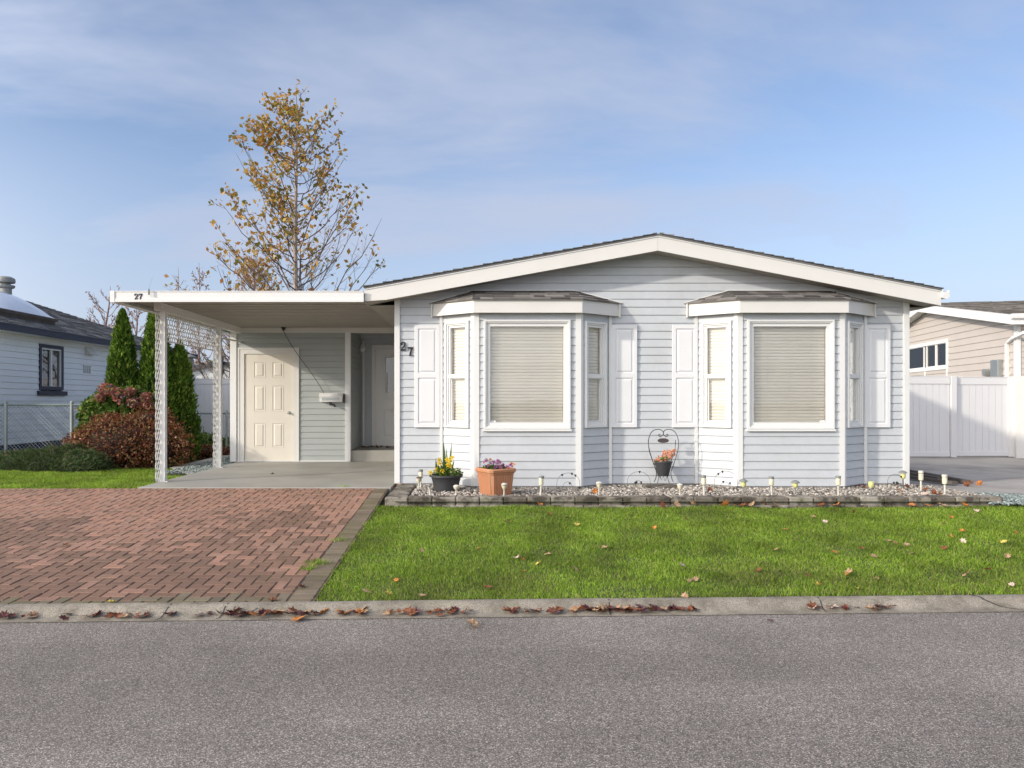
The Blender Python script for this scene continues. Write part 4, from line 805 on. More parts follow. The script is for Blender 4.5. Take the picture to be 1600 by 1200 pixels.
# ------------------------------------------------------------------ chain link fences
def chain(name, label, A, B, z0, z1, posts, mesh_gap=.075, group=None):
    A = Vector(A); B = Vector(B); o = empty(name, (A.x, A.y, z0), label, 'fence', group); d = (B-A); ln = d.length; u = d.normalized()
    mb = MB(); r = .0022; H = z1-z0; n = int(ln/mesh_gap)+1; seg = 3; r = .0032
    k = -int(H/mesh_gap)-1
    for k in range(-int(H/mesh_gap)-1, n+1):
        for s in (1, -1):
            a0 = k*mesh_gap*1.0 if s == 1 else (k*mesh_gap+H); 
            pts = []
            for t in (0, H):
                uu = k*mesh_gap+(t if s == 1 else H-t); pts.append((uu, z0+t))
            (ua, za), (ub, zb) = pts
            def cl(ua, za, ub, zb):
                if ua > ub: ua, za, ub, zb = ub, zb, ua, za
                if ub < 0 or ua > ln: return None
                if ua < 0: za += (zb-za)*(0-ua)/(ub-ua); ua = 0
                if ub > ln: zb = za+(zb-za)*(ln-ua)/(ub-ua); ub = ln
                return ua, za, ub, zb
            c = cl(ua, za, ub, zb)
            if not c or abs(c[2]-c[0]) < 1e-3: continue
            ua, za, ub, zb = c; mb.tube([A+u*ua+Vector((0, .004*s, za-A.z)), A+u*ub+Vector((0, .004*s, zb-A.z))], r, 3, False)
    for k in range(int(ln/.06)): mb.tube([A+u*(k*.06)+Vector((0, 0, z1-.01-A.z)), A+u*(k*.06+.012)+Vector((0, 0, z1+.05-A.z))], .0022, 3, False)
    mb.build('wire_mesh', M['fence_steel'], o)
    mb = MB(); mb.tube([A+Vector((0, 0, z1-A.z)), B+Vector((0, 0, z1-B.z))], .021, 8); mb.build('top_rail', M['fence_green'], o)
    for p in posts:
        q = A+u*p; mb = MB(); mb.tube([(q.x, q.y, z0), (q.x, q.y, z1+.03)], .032, 10); mb.lathe([(.034, 0), (.036, .02), (.02, .045), (0, .05)], (q.x, q.y, z1+.03), 10); mb.build('post', M['fence_steel'], o)
    return o
chain('chain_link_fence', 'long galvanised chain link fence in front of the white neighbouring house', (-9.4, 14.3, -.1), (-4.9-2.2, 14.3, -.1), -.1, 1.10, [.25, 1.53])
chain('chain_link_fence', 'short chain link fence panel in front of the tall capped white vinyl fence', (-8.6, 20, -.1), (-6.05, 20, -.1), -.1, .84, [2.5])
gate = empty('metal_gate', (-5.9, 19, -.1), 'narrow ornamental grey metal gate beside the carport back post', 'gate')
zt_ = .95
for x in (-6.32, -6.12): mb = MB(); mb.tube([(x, 18, -.1), (x, 18, zt_)], .025, 8); mb.build('gate_post', M['steel'], gate)
mb = MB()
for i in range(5): mb.tube([(-6.05+i*.09, 18, 0), (-6.05+i*.09, 18, zt_-.1+(.05 if i % 2 else 0))], .008, 6)
for z in (.08, .45, .78): mb.tube([(-6.08, 18, z), (-5.66, 18, z)], .01, 6)
mb.build('gate_leaf', M['fence_steel'], gate)
# ------------------------------------------------------------------ white vinyl fences
def vinyl(name, label, x0, x1, Y, z0, z1, posts, boards=True, cap=False):
    o = empty(name, (x0, Y, z0), label, 'fence'); mb = MB(); mb.box(x0, x1, Y-.012, Y+.012, z0+.10, z1-.15)
    mb.build('panel', M['vinyl'], o)
    if boards:
        mb = MB(); x = x0+.02
        while x < x1-.1: mb.box(x, x+.138, Y-.020, Y-.0125, z0+.12, z1-.16); x += .145
        mb.build('boards', M['vinyl'], o)
    mb = MB(); mb.box(x0, x1, Y-.035, Y+.035, z1-.16, z1-.005); mb.box(x0, x1, Y-.042, Y+.042, z1-.005, z1+.012); mb.build('rail', M['vinyl'], o, bevel=.003); mb = MB(); mb.box(x0, x1, Y-.035, Y+.035, z0+.02, z0+.12); mb.build('rail', M['vinyl'], o, bevel=.003)
    for p in posts:
        mb = MB(); mb.box(p-.06, p+.06, Y-.062, Y+.06, z0, z1+(.06 if cap else .012))
        if cap: mb.add([(p-.075, Y-.075, z1+.06), (p+.075, Y-.075, z1+.06), (p+.075, Y+.075, z1+.06), (p-.075, Y+.075, z1+.06), (p, Y, z1+.12)], [(0, 1, 4), (1, 2, 4), (2, 3, 4), (3, 0, 4), (3, 2, 1, 0)])
        mb.build('post', M['vinyl'], o, bevel=.004)
    return o
gx = lambda p, Y=16.3: (p-CX)/F*Y
vinyl('vinyl_fence', 'white vinyl fence panel between the grey house and the taller gate post on the right', 6.3, gx(1485)-.03, 16.3, -.07, 1.715, [gx(1485)+.045])
vg = vinyl('vinyl_gate', 'white vinyl gate panel standing in front of the beige house', gx(1488)+.09, gx(1578), 16.35, -.06, 1.70, [gx(1580)])
vg['category'] = 'gate'
vinyl('vinyl_fence', 'tall white vinyl fence with capped post seen through the carport opening', -13, -5.2, 23, -.1, 1.87, [-8.86, -6.4, -11.3], cap=True)
# ------------------------------------------------------------------ beige neighbour on the right
O_ = Vector((12.05, 16.4, 0)); uB = Vector((.2, 1, 0)).normalized(); nB = Vector((-uB.y, uB.x, 0))
bh = empty('beige_house', (12.05, 16.4, 0), 'beige sided house with brown roof behind the white gate at the right edge', 'house')
PB = plane(O_, uB, nB); TP = 4.75*1.02; SP = .172
mb = MB(); zt2 = lambda t: 2.92+SP*t if t < TP else 2.92+SP*(2*TP-t)
w0, w1 = 3.64, 7.4
siding(mb, PB, [[(0, -.1), (w0, -.1), (w0, zt2(w0)), (0, zt2(0))], [(w0, -.1), (TP, -.1), (TP, 2.12), (w0, 2.12)], [(w0, 2.80), (TP, 2.80), (TP, zt2(TP)), (w0, zt2(w0))],
   [(TP, -.1), (w1, -.1), (w1, 2.12), (TP, 2.12)], [(TP, 2.8), (w1, 2.8), (w1, zt2(w1)), (TP, zt2(TP))], [(w1, -.1), (2*TP, -.1), (2*TP, zt2(2*TP)), (w1, zt2(w1))]], course=.17, z0=-.1, out=.014)
nP = plane(O_, -nB, -uB); siding(mb, nP, [[(.0, -.1), (8, -.1), (8, 2.9), (0, 2.9)]], course=.125, z0=-.1)
mb.add([PB(.05, -.1, -.3), PB(2*TP, -.1, -.3), PB(2*TP, 3, -.3), PB(.05, 3, -.3)], [(0, 1, 2, 3)])
mb.build('wall', M['beige'], bh)
mb = MB(); mb.pbox(PB, -.03, .12, -.1, 2.92, -.05, .024); mb.build('corner_trim', M['white'], bh)
mb = MB(); mb.pbox(PB, -.25, .02, -.1, 1.72, -.02, .14); mb.build('corner_pier', M['cream'], bh)
mb = MB(); mb.ring(PB, w0-.08, w1+.08, 2.04, 2.87, .10, -.02, .03, .004); wfr = mb.build('window', M['white'], bh)
for (a, b) in ((w0, w0+.72), (w0+.721, w0+1.4), (w0+1.55, w1)): mb = MB(); mb.ring(PB, a, b, 2.12, 2.80, .045, -.02, .012); mb.build('sash', M['white'], wfr)
mb = MB(); mb.pbox(PB, w0+.03, w1-.03, 2.14, 2.78, -.03, -.022); mb.build('pane', M['glass_dark'], wfr)
mb = MB(); mb.pbox(PB, w0+.0, w1, 2.1, 2.8, -.2, -.19); mb.build('interior', M['dark'], wfr)
mb = MB(); slats(mb, PB, w0+.04, w0+.7, 2.15, 2.79, -.12); mb.build('blind', M['lamp_grey'], wfr)
for t in (w0-.07, w0+1.42): mb = MB(); mb.pbox(PB, t, t+.09, 1.6, 2.04, .012, .026); mb.build('trim_strip', M['white'], bh)
# rake fascia + roof (ridge runs along -nB)
mb = MB(); ov = .30
def rk(t): return zt2(t)+.22
for (ta, tb) in ((-.35, TP), (TP, 2*TP+.35)):
    za = (2.92+SP*ta if ta < TP-.1 else zt2(TP))+.22; zb = (zt2(TP) if tb < TP+.1 else 2.92+SP*(2*TP-tb))+.22
    c = [PB(ta, za, ov), PB(tb, zb, ov), PB(tb, zb-.22, ov), PB(ta, za-.22, ov), PB(ta, za, ov-.03), PB(tb, zb, ov-.03), PB(tb, zb-.22, ov-.03), PB(ta, za-.22, ov-.03)]
    mb.add(c, [(0, 1, 2, 3), (7, 6, 5, 4), (0, 4, 5, 1), (1, 5, 6, 2), (2, 6, 7, 3), (3, 7, 4, 0)])
    c = [PB(ta, za-.20, ov-.03), PB(tb, zb-.20, ov-.03), PB(tb, zb-.20, -.02), PB(ta, za-.20, -.02)]; mb.add(c, [(0, 1, 2, 3)])
mb.build('fascia', M['white'], bh)
mb = MB(); nearZ = 2.92-SP*.35+.225; topZ = zt2(TP)+.225
e0 = PB(-.35, nearZ, ov+.02); r0 = PB(TP, topZ, ov+.02); e1 = PB(-.35, nearZ, -9); r1 = PB(TP, topZ, -9); f0 = PB(2*TP+.35, nearZ, ov+.02); f1 = PB(2*TP+.35, nearZ, -9)
mb.add([e0, r0, r1, e1, f0, f1], [(0, 1, 2, 3), (1, 4, 5, 2)])
shingles(mb, e0+Vector((0, 0, .004)), -nB, r0-e0, [(0, 0), (9, 0), (9, (r0-e0).length), (0, (r0-e0).length)], .14, .35, .016, 8); mb.build('roof', M['shingle_brown'], bh)
mb = MB(); mb.add([PB(-.35, 2.86, ov), PB(0, 2.86, ov), PB(0, 2.86, -9), PB(-.35, 2.86, -9)], [(0, 1, 2, 3)]); mb.build('soffit', M['cream'], bh)
mb = MB(); mb.add([PB(-.352, 2.855, ov), PB(-.352, 2.855, -9), PB(-.352, nearZ-.01, -9), PB(-.352, nearZ-.01, ov)], [(0, 1, 2, 3)]); mb.build('eave_fascia', M['white'], bh)
mb = MB(); mb.tube([PB(-.38, nearZ-.06, ov), PB(-.38, nearZ-.06, -9)], .06, 6); mb.build('gutter', M['white'], bh)
mb = MB(); mb.tube([PB(.35, 1.6, .05), PB(.35, 2.48, .05), PB(.10, 2.58, .06), PB(-.4, 2.66, .06), PB(-.9, 2.72, -.2)], .045, 4); mb.build('downpipe', M['white'], bh)
mb = MB(); mb.pbox(PB, .62, .98, 1.74, 2.14, .01, .12); mb.build('meter_box', M['steel'], bh, bevel=.01)
mb = MB(); q = PB(1.22, 1.86, .08); mb.tube([q-nB*.06, q+nB*.08], .085, 14); mb.build('meter', M['steel'], bh)
# ------------------------------------------------------------------ foliage generators
def leafquads(C, size, r, up=.3, aspect=.55, normal=None, jitter=1.0):
    """diamond leaves at centres C"""
    n = len(C); d = r.standard_normal((n, 3)); d[:, 2] += up
    if normal is not None: d = d*jitter+normal
    d /= np.linalg.norm(d, axis=1)[:, None]; q = r.standard_normal((n, 3)); s = np.cross(d, q); s /= np.linalg.norm(s, axis=1)[:, None]
    nn = np.cross(d, s); L_ = (size*(.65+.7*r.random(n)))[:, None]; Wd = L_*aspect*.5
    V = np.stack([C-d*L_*.5, C+s*Wd+nn*Wd*.35, C+d*L_*.5, C-s*Wd+nn*Wd*.35], 1); return V.reshape(-1, 3)
def cloud(r, blobs, n, shell=.55):
    """points in a union of ellipsoids (cx,cy,cz,rx,ry,rz), denser near the surface"""
    vol = np.array([b[3]*b[4]+b[4]*b[5]+b[3]*b[5] for b in blobs]); cnt = (vol/vol.sum()*n).astype(int); out = []
    for b, c in zip(blobs, cnt):
        d = r.standard_normal((c, 3)); d /= np.linalg.norm(d, axis=1)[:, None]; rad = shell+(1-shell)*r.random(c)**.7
        P = d*rad[:, None]*np.array(b[3:6]); bump = np.array([1+.22*mnoise.noise(Vector((x*2.3+b[0], y*2.3, z*2.3))*1.6) for x, y, z in d]); P *= bump[:, None]; out.append(P+np.array(b[:3]))
    return np.concatenate(out)
def core(mb, blobs, k=.62):
    import bmesh
    for b in blobs:
        bm = bmesh.new(); bmesh.ops.create_icosphere(bm, subdivisions=2, radius=1); vs = [(b[0]+v.co.x*b[3]*k, b[1]+v.co.y*b[4]*k, b[2]+v.co.z*b[5]*k) for v in bm.verts]; fs = [tuple(v.index for v in f.verts) for f in bm.faces]; bm.free(); mb.add(vs, fs)
M['core_green'] = mat('inner twigs green', (0.018, 0.03, 0.008), 0.95, 0.2); M['core_red'] = mat('inner twigs brown', (0.03, 0.015, 0.01), 0.95, 0.2)
def cedar(x, Y, ztop, rad, label, seed, lean=0.0):
    r = np.random.default_rng(seed); z0 = -.1; H = ztop-z0; o = empty('cedar_tree', (x, Y, z0), label, 'tree', 'clipped cedars behind the carport')
    n = int(15000*rad*H/1.3); t = r.random(n)**.85; prof = rad*np.minimum(1, (1-t)**.62*1.12)*(.82+.18*np.minimum(1, t*6)); a = r.uniform(0, 2*np.pi, n)
    nz = np.array([mnoise.noise(Vector((math.cos(q)*1.8+seed, math.sin(q)*1.8, w_*H*1.7))) for q, w_ in zip(a, t)]); nz2 = np.array([mnoise.noise(Vector((math.cos(q)*6+seed, math.sin(q)*6, w_*H*5.5))) for q, w_ in zip(a, t)])
    rr = prof*(.74+.36*r.random(n)**1.5+.26*nz+.34*nz2); C = np.stack([x+rr*np.cos(a)+lean*t, Y+rr*np.sin(a), z0+t*H], 1)
    nm = np.stack([np.cos(a)*.75, np.sin(a)*.75, np.full(n, 1.25)], 1); V = leafquads(C, .095, r, 0, .34, nm, .55)
    link('crown', npmesh('crown', V, 4), M['cedar'], o)
    mb = MB(); mb.lathe([(rad*.5, .1), (rad*.68, .35), (rad*.70, H*.35), (rad*.48, H*.65), (rad*.22, H*.85), (.0, H*.92)], (x, Y, z0), 14); mb.build('crown_core', M['core_green'], o)
    mb = MB(); mb.tube([(x, Y, z0), (x, Y, z0+.5)], .06, 8); mb.build('trunk', M['bark'], o)
cedar(-7.22, 15.0, 3.03, .42, 'leftmost slim green cedar beside the grey roof of the white house', 31)
cedar(-6.62, 15.2, 3.30, .46, 'tallest green cedar rising behind the front carport post', 32)
cedar(-6.22, 15.4, 2.42, .40, 'lower rounded green cedar just right of the front carport post', 33)
def shrub(name, label, cat, blobs, m, corem, n, size, seed, base, up=.3, aspect=.55, stems=True):
    r = np.random.default_rng(seed); o = empty(name, base, label, cat)
    C = cloud(r, blobs, n); C[:, 2] = np.maximum(C[:, 2], base[2]+.02); link('foliage', npmesh('foliage', leafquads(C, size, r, up, aspect), 4), m, o)
    mb = MB(); core(mb, blobs, .66); mb.build('foliage_core', corem, o)
    mb = MB()
    for b in blobs: mb.tube([(base[0]+(b[0]-base[0])*.3, base[1], base[2]), (b[0], b[1], b[2])], [.02, .008], 5)
    mb.build('stems', M['bark_dark'], o); return o
shrub('barberry_shrub', 'large rounded russet brown shrub behind the side lawn under the cedars', 'shrub',
      [(-6.55, 13.6, .42, .95, .55, .55), (-6.0, 13.7, .35, .75, .5, .52), (-7.15, 13.8, .32, .6, .5, .42), (-6.15, 13.9, .72, .50, .4, .40), (-6.75, 13.7, .62, .5, .4, .35)], M['red_shrub'], M['core_red'], 15000, .05, 41, (-6.5, 13.7, -.1))
shrub('leafy_shrub', 'green leafy shrub with pinkish tops beside the chain link fence', 'shrub',
      [(-7.15, 14.3, 1.08, .42, .3, .32), (-6.7, 14.25, 1.12, .48, .3, .34), (-7.45, 14.4, .95, .32, .3, .30), (-7.5, 14.3, .5, .3, .3, .35)], M['green_shrub'], M['core_green'], 3800, .11, 42, (-7.1, 14.6, -.1), .2, .6)
hy = empty('hydrangea', (-6.95, 14.2, -.1), 'hydrangea with fading pink and red flower heads above the russet shrub', 'shrub')
rr_ = np.random.default_rng(5); mb = MB()
HH = [(-7.02, 1.36, .17), (-6.83, 1.28, .16), (-6.72, 1.16, .15), (-6.60, 1.32, .12), (-6.50, 1.12, .14), (-6.28, 1.22, .13), (-7.15, 1.2, .10), (-6.25, 1.08, .10)]
for (x, z, rad) in HH:
    mb.tube([(-6.95+.2*random.uniform(-1, 1), 14.2, -.1), (x*.6-6.95*.4, 14.15, .6), (x, 14.1, z)], [.012, .01, .006], 5)
mb.build('stems', M['bark'], hy)
for (x, z, rad) in HH:
    C = cloud(rr_, [(x, 13.98, z+.03, rad, rad, rad*.75)], 150, .6); link('flower_head', npmesh('flower_head', leafquads(C, .055, rr_, 0, .9), 4), M['hydrangea'], hy)
# low spreading needle shrub: tufts of fine blades
hs = empty('heather_shrub', (-7.6, 13.3, -.1), 'low feathery dark green shrub spreading along the side lawn edge', 'shrub')
r = np.random.default_rng(9); n = 26000; hb = [(-8.75, 13.5, -.02, .5, .32, .26), (-8.2, 13.3, 0, .6, .34, .30), (-7.55, 13.15, 0, .62, .38, .36), (-6.95, 13.0, 0, .52, .36, .32), (-7.3, 13.35, .08, .5, .3, .32)]
C = cloud(r, hb, n, .8); C = C[C[:, 2] > -.12]; cen = np.zeros_like(C)
nrm = np.stack([C[:, 0]-(-7.8), (C[:, 1]-13.4)*1.5, np.full(len(C), .55)], 1); nrm /= np.linalg.norm(nrm, axis=1)[:, None]
link('foliage', npmesh('foliage', leafquads(C, .10, r, .2, .09, nrm*1.5, .7), 4), M['heather'], hs); mb = MB(); core(mb, hb, .84); mb.build('foliage_core', M['core_green'], hs)
shrub('ivy_patch', 'low green and brown ground plants in front of the short chain link fence', 'plant', [(-6.7, 18.6, .1, .5, .3, .28), (-6.2, 18.4, .0, .5, .3, .22), (-7.2, 18.8, .1, .4, .3, .25)], M['green_shrub'], M['core_green'], 1800, .09, 47, (-6.6, 18.6, -.1))
shrub('brown_hedge', 'low brown hedge clump beside the gravel path', 'shrub', [(-6.0, 16.4, .0, .45, .3, .22), (-5.6, 16.6, -.05, .35, .3, .2)], M['red_shrub'], M['core_red'], 2600, .05, 48, (-5.8, 16.5, -.1))
# ------------------------------------------------------------------ trees
def branchy(name, label, base, H, crown, nb, seed, barkm, twigm, leafm, nleaf, lsize, trunk_r=.10, first=.2, up=.9, cat='tree', leafbias=None, sub=5, straight=True, group=None, brm=None, twr=.006, top=.93):
    """crown(t) -> radius of the crown at relative height t"""
    rnd = random.Random(seed); r = np.random.default_rng(seed); base = Vector(base); o = empty(name, base, label, cat, group)
    tr = MB(); br = MB(); tw = MB(); tips = []
    pts = []; n = 14
    for i in range(n+1):
        t = i/n; pts.append(base+Vector((.06*math.sin(t*5+seed)*(0 if straight else 3)+.03*math.sin(t*9), .05*math.sin(t*4), H*t)))
    tr.tube(pts, [trunk_r*(1-t/n)**.8+.006 for t in range(n+1)], 8)
    for k in range(nb):
        t = first+(top-first)*(k+.5*rnd.random())/nb; rad = crown(t)
        for _ in range(4): rad = .5*rad+.5*crown(min(1, t+rad*up*.9/H))
        a = k*2.399+rnd.uniform(-.4, .4)
        s = base+Vector((0, 0, H*t)); f = t*n; i0 = min(int(f), n-1); s = pts[i0].lerp(pts[i0+1], f-i0)
        reach = rad*rnd.uniform(.75, 1.08); rise = reach*up*rnd.uniform(.75, 1.25)
        dirv = Vector((math.cos(a), math.sin(a), 0)); side = Vector((-math.sin(a), math.cos(a), 0)); w_ = rnd.uniform(-.15, .15)
        bp = []
        m_ = 7
        for j in range(m_+1):
            q = j/m_; bp.append(s+dirv*reach*(q**.9)+Vector((0, 0, rise*(q**1.35)))+side*w_*reach*math.sin(q*3)+Vector((rnd.gauss(0, .015), rnd.gauss(0, .015), rnd.gauss(0, .02)))*reach)
        r0 = max(.007, trunk_r*.26*(1-t*.75)); br.tube(bp, [r0*(1-j/m_)**.7+.004 for j in range(m_+1)], 5, False)
        tips.append((bp[-1], t))
        for q in range(sub):
            qq = rnd.uniform(.22, .97); ff = qq*m_; j0 = min(int(ff), m_-1); b = bp[j0].lerp(bp[j0+1], ff-j0); ln = reach*rnd.uniform(.22, .5)*(1.15-qq*.6); aa = a+rnd.choice((-1, 1))*rnd.uniform(.4, 1.2)
            d = Vector((math.cos(aa), math.sin(aa), rnd.uniform(.35, 1.4))).normalized(); tp = [b, b+d*ln*.4+Vector((rnd.gauss(0, .03), rnd.gauss(0, .03), .02))*ln, b+d*ln*.8+Vector((0, 0, .06*ln)), b+d*ln+Vector((0, 0, .14*ln))]
            tw.tube(tp, [twr*1.3, twr*1.1, twr*.8, twr*.5], 4, False); tips.append((tp[-1], t)); tips.append((tp[2], t))
            for _ in range(2):
                q3 = rnd.choice(tp[1:3]); d3 = (d+Vector((rnd.gauss(0, .6), rnd.gauss(0, .6), rnd.gauss(.2, .4)))).normalized(); l3 = ln*rnd.uniform(.25, .5); tw.tube([q3, q3+d3*l3*.5, q3+d3*l3+Vector((0, 0, .05*l3))], [twr*.8, twr*.6, twr*.4], 3, False); tips.append((q3+d3*l3, t)); tips.append((q3+d3*l3*.55, t))
    tr.build('trunk', barkm, o, smooth=True); br.build('branches', brm or barkm, o, smooth=True); tw.build('twigs', twigm, o)
    if nleaf:
        P = []; sz = []
        wts = [max(.0, (leafbias(p.z-base.z, p) if leafbias else 1)) for p, t in tips]; tot = sum(wts)
        for (p, t), w2 in zip(tips, wts):
            e = nleaf*w2/tot; c = int(e)+(1 if rnd.random() < e-int(e) else 0)
            for _ in range(c): P.append((p.x+rnd.gauss(0, lsize*.75), p.y+rnd.gauss(0, lsize*.75), p.z+rnd.gauss(0, lsize*.7)))
        C = np.array(P); link('foliage', npmesh('foliage', leafquads(C, lsize, r, -.3, .62), 4), leafm, o)
    return o
def crownA(t):
    return float(np.interp(t, [0, .3, .45, .5, .6, .7, .8, .9, 1], [3.9, 3.9, 3.6, 3.3, 2.45, 1.95, 1.75, 1.3, .35]))
def biasA(z, p):
    h = z/11.6; return min(1, .25+math.hypot(p.x+5.9, p.y-24)/1.3)*max(.10, float(np.interp(h, [.3, .45, .55, .68, .8, .9, 1], [.14, .40, .65, .95, 1.1, 1.25, 1.3])))*(1.6 if p.x < -5.9 else .75)
branchy('autumn_tree', 'tall slender tree with sparse orange and olive leaves rising behind the carport', (-5.9, 24, -.1), 11.6, crownA, 76, 12, M['bark'], M['bark_dark'], M['tree_leaf'], 2900, .165, .115, .13, .92, leafbias=biasA, sub=8, twr=.0065, brm=M['bark_dark'], top=.9)
branchy('golden_birch', 'low twiggy golden tree behind the carport roof left of the tall tree', (-9.1, 30, -.1), 7.3, lambda t: 1.5*(1-t)**.45+.15, 60, 13, M['bark_pink'], M['bark_pink'], M['birch_leaf'], 9500, .07, .10, .15, 1.3, sub=9, twr=.008)
branchy('background_tree', 'thin reddish leafless tree left of the golden tree behind the carport roof', (-11.7, 31, -.1), 7.1, lambda t: .8*(1-t)**.5+.1, 36, 14, M['bark_pink'], M['bark_pink'], M['pink_leaf'], 420, .09, .06, .2, 1.6, sub=7, twr=.008)
branchy('background_tree', 'slim leafless tree showing its tip above the middle of the carport fascia', (-14.6, 36, -.1), 7.8, lambda t: .8*(1-t)**.5+.1, 26, 24, M['bark_pink'], M['bark_pink'], M['pink_leaf'], 150, .08, .06, .2, 1.8, sub=6, twr=.008)
branchy('bare_tree', 'bare pinkish tree over the roof of the white neighbouring house', (-13.6, 27, -.1), 5.5, lambda t: 1.45*(1-t)**.4+.2, 30, 15, M['bark_pink'], M['bark_pink'], M['pink_leaf'], 120, .09, .10, .25, 1.1, sub=8, straight=False, twr=.008)
branchy('bare_tree', 'bare reddish tree seen between the two left cedars', (-12.2, 26, -.1), 4.7, lambda t: 1.2*(1-t)**.4+.2, 30, 16, M['bark_pink'], M['bark_pink'], M['pink_leaf'], 260, .09, .09, .2, 1.1, sub=8, straight=False, twr=.008)
branchy('bare_tree', 'tangled bare tree visible under the lattice behind the vinyl fence', (-8.4, 25.5, -.1), 4.9, lambda t: 1.9*(1-t)**.4+.2, 38, 17, M['bark_dark'], M['bark_dark'], M['pink_leaf'], 500, .08, .10, .22, .8, sub=9, straight=False, twr=.009)
# background shed roof and hedge seen through the opening
bs = empty('garden_shed', (-9.8, 29, -.1), 'grey roofed shed behind the tall vinyl fence seen under the lattice', 'shed')
mb = MB(); mb.box(-12.2, -7.4, 29, 32, -.1, 2.25); mb.add([(-12.2, 29, 2.25), (-7.4, 29, 2.25), (-10.2, 29, 2.7)], [(0, 1, 2)]); mb.build('wall', M['house_white'], bs)
mb = MB(); mb.add([(-12.5, 28.8, 2.2), (-10.2, 28.8, 2.78), (-10.2, 32.2, 2.78), (-12.5, 32.2, 2.2), (-6.9, 28.8, 2.2), (-6.9, 32.2, 2.2)], [(0, 1, 2, 3), (1, 4, 5, 2)]); mb.add([(-10.2, 28.79, 2.78), (-6.9, 28.79, 2.2), (-6.9, 28.79, 2.05), (-10.2, 28.79, 2.63), (-12.5, 28.79, 2.2), (-12.5, 28.79, 2.05)], [(0, 1, 2, 3), (4, 0, 3, 5)]); mb.build('roof', M['shingle'], bs)
mb = MB(); mb.tube([(-9.95, 28.7, 2.2), (-9.95, 28.7, 2.95)], .08, 8); mb.build('flue', M['navy'], bs)
shrub('conifer_hedge', 'dark green hedge behind the grey roofed shed', 'hedge', [(-14, 36, 1.4, 2.2, 1, 1.9), (-11, 36, 1.5, 2.2, 1, 1.8), (-8, 36, 1.4, 2.0, 1, 1.8)], M['green_shrub'], M['core_green'], 5000, .2, 49, (-11, 36, -.1))
# bird feeder
bf = empty('bird_feeder', (-6.35, 16.2, 2.15), 'small dark hanging bird feeder beside the lattice panel', 'bird feeder')
a = px(297, 560, 16.2)
mb = MB(); mb.lathe([(.0, .10), (.13, .04), (.14, .02), (.07, .0), (.07, -.12), (.10, -.13), (.10, -.15), (.0, -.15)], (a.x, 16.2, a.z), 10); mb.build('feeder_body', M['lamp_grey'], bf)
mb = MB(); mb.tube([(a.x, 16.2, a.z+.08), (a.x-.1, 16.2, a.z+.2), (a.x-.25, 16.2, a.z+.15), (a.x-.33, 16.2, -.1)], .01, 5); mb.build('hook', M['black_metal'], bf)
# ------------------------------------------------------------------ pots
def rosette(r, c, rad, n, size): return cloud(r, [(c[0], c[1], c[2], rad, rad, rad*.7)], n, .4)
ZG = -.03
bp = pz(697, 766.5, ZG)
pot = empty('flower_pot', bp, 'round charcoal plastic pot with yellow daffodils and spear leaves in the pebble bed', 'flower pot')
mb = MB(); mb.lathe([(.165, 0), (.178, .10), (.200, .18), (.205, .185), (.226, .19), (.226, .215), (.205, .216), (.20, .18), (.0, .175)], bp, 28)
mb.build('pot', M['black_pot'], pot, smooth=True)
mb = MB(); mb.lathe([(.198, 0), (.198, .01), (.0, .015)], bp+Vector((0, 0, .178)), 20); mb.build('soil', M['soil'], pot)
r = np.random.default_rng(50); rnd = random.Random(50)
mb = MB()
def blade(mb, b, tip, wd, curve=.0):
    b = Vector(b); tip = Vector(tip); d = tip-b; s = Vector((1, .2, 0)).normalized()*wd
    mid = b+d*.5+Vector((0, 0, curve)); mb.add([b-s*.6, b+s*.6, mid+s, mid-s, tip], [(0, 1, 2, 3), (3, 2, 4)])
for k in range(26):
    a = rnd.uniform(0, 6.28); rr = rnd.uniform(0, .10); b = bp+Vector((rr*math.cos(a)-.03, rr*math.sin(a), .18)); h = rnd.uniform(.12, .28); blade(mb, b, b+Vector((rnd.uniform(-.12, .1), rnd.uniform(-.08, .08), h)), .011)
blade(mb, bp+Vector((-.01, 0, .18)), bp+Vector((-.035, 0, .68)), .022); blade(mb, bp+Vector((.04, 0, .18)), bp+Vector((.075, .0, .66)), .016); blade(mb, bp+Vector((.03, 0, .18)), bp+Vector((.0, .0, .6)), .014); blade(mb, bp+Vector((-.12, 0, .18)), bp+Vector((-.14, 0, .44)), .016)
mb.build('spear_leaves', M['spear'], pot)
C = cloud(r, [(bp.x-.02, bp.y, bp.z+.25, .15, .12, .09), (bp.x+.15, bp.y-.05, bp.z+.24, .08, .08, .07)], 420, .2); link('foliage', npmesh('foliage', leafquads(C, .045, r, .6, .4), 4), M['green_shrub'], pot)
def flower(mb, c, rad, rnd, face=Vector((0, -1, .4))):
    face = (face+Vector((rnd.gauss(0, .4), 0, rnd.gauss(0, .4)))).normalized(); a = face.orthogonal().normalized(); b = face.cross(a); c = Vector(c)
    for k in range(6):
        t = k*math.pi/3+rnd.random()*.2; d = a*math.cos(t)+b*math.sin(t); e = a*math.cos(t+.45)+b*math.sin(t+.45); f = a*math.cos(t-.45)+b*math.sin(t-.45)
        mb.add([c, c+e*rad*.6+face*.006, c+d*rad-face*.004, c+f*rad*.6+face*.006], [(0, 1, 2, 3)])
    mb.tube([c, c+face*rad*.5], [rad*.22, rad*.32], 6, False)
mb = MB()
for (dx, dz) in ((-.205, .25), (-.10, .30), (-.085, .37), (-.09, .42), (.03, .35), (.055, .40), (.085, .45), (.02, .42), (-.13, .27), (.06, .33), (-.05, .27)): flower(mb, bp+Vector((dx, rnd.uniform(-.1, .0), dz)), .042, rnd)
mb.build('daffodil_flowers', M['yellow'], pot)
tp = pz(775, 776, ZG)
pot2 = empty('terracotta_planter', tp, 'large square terracotta planter with fluted sides and purple and pink flowers', 'planter')
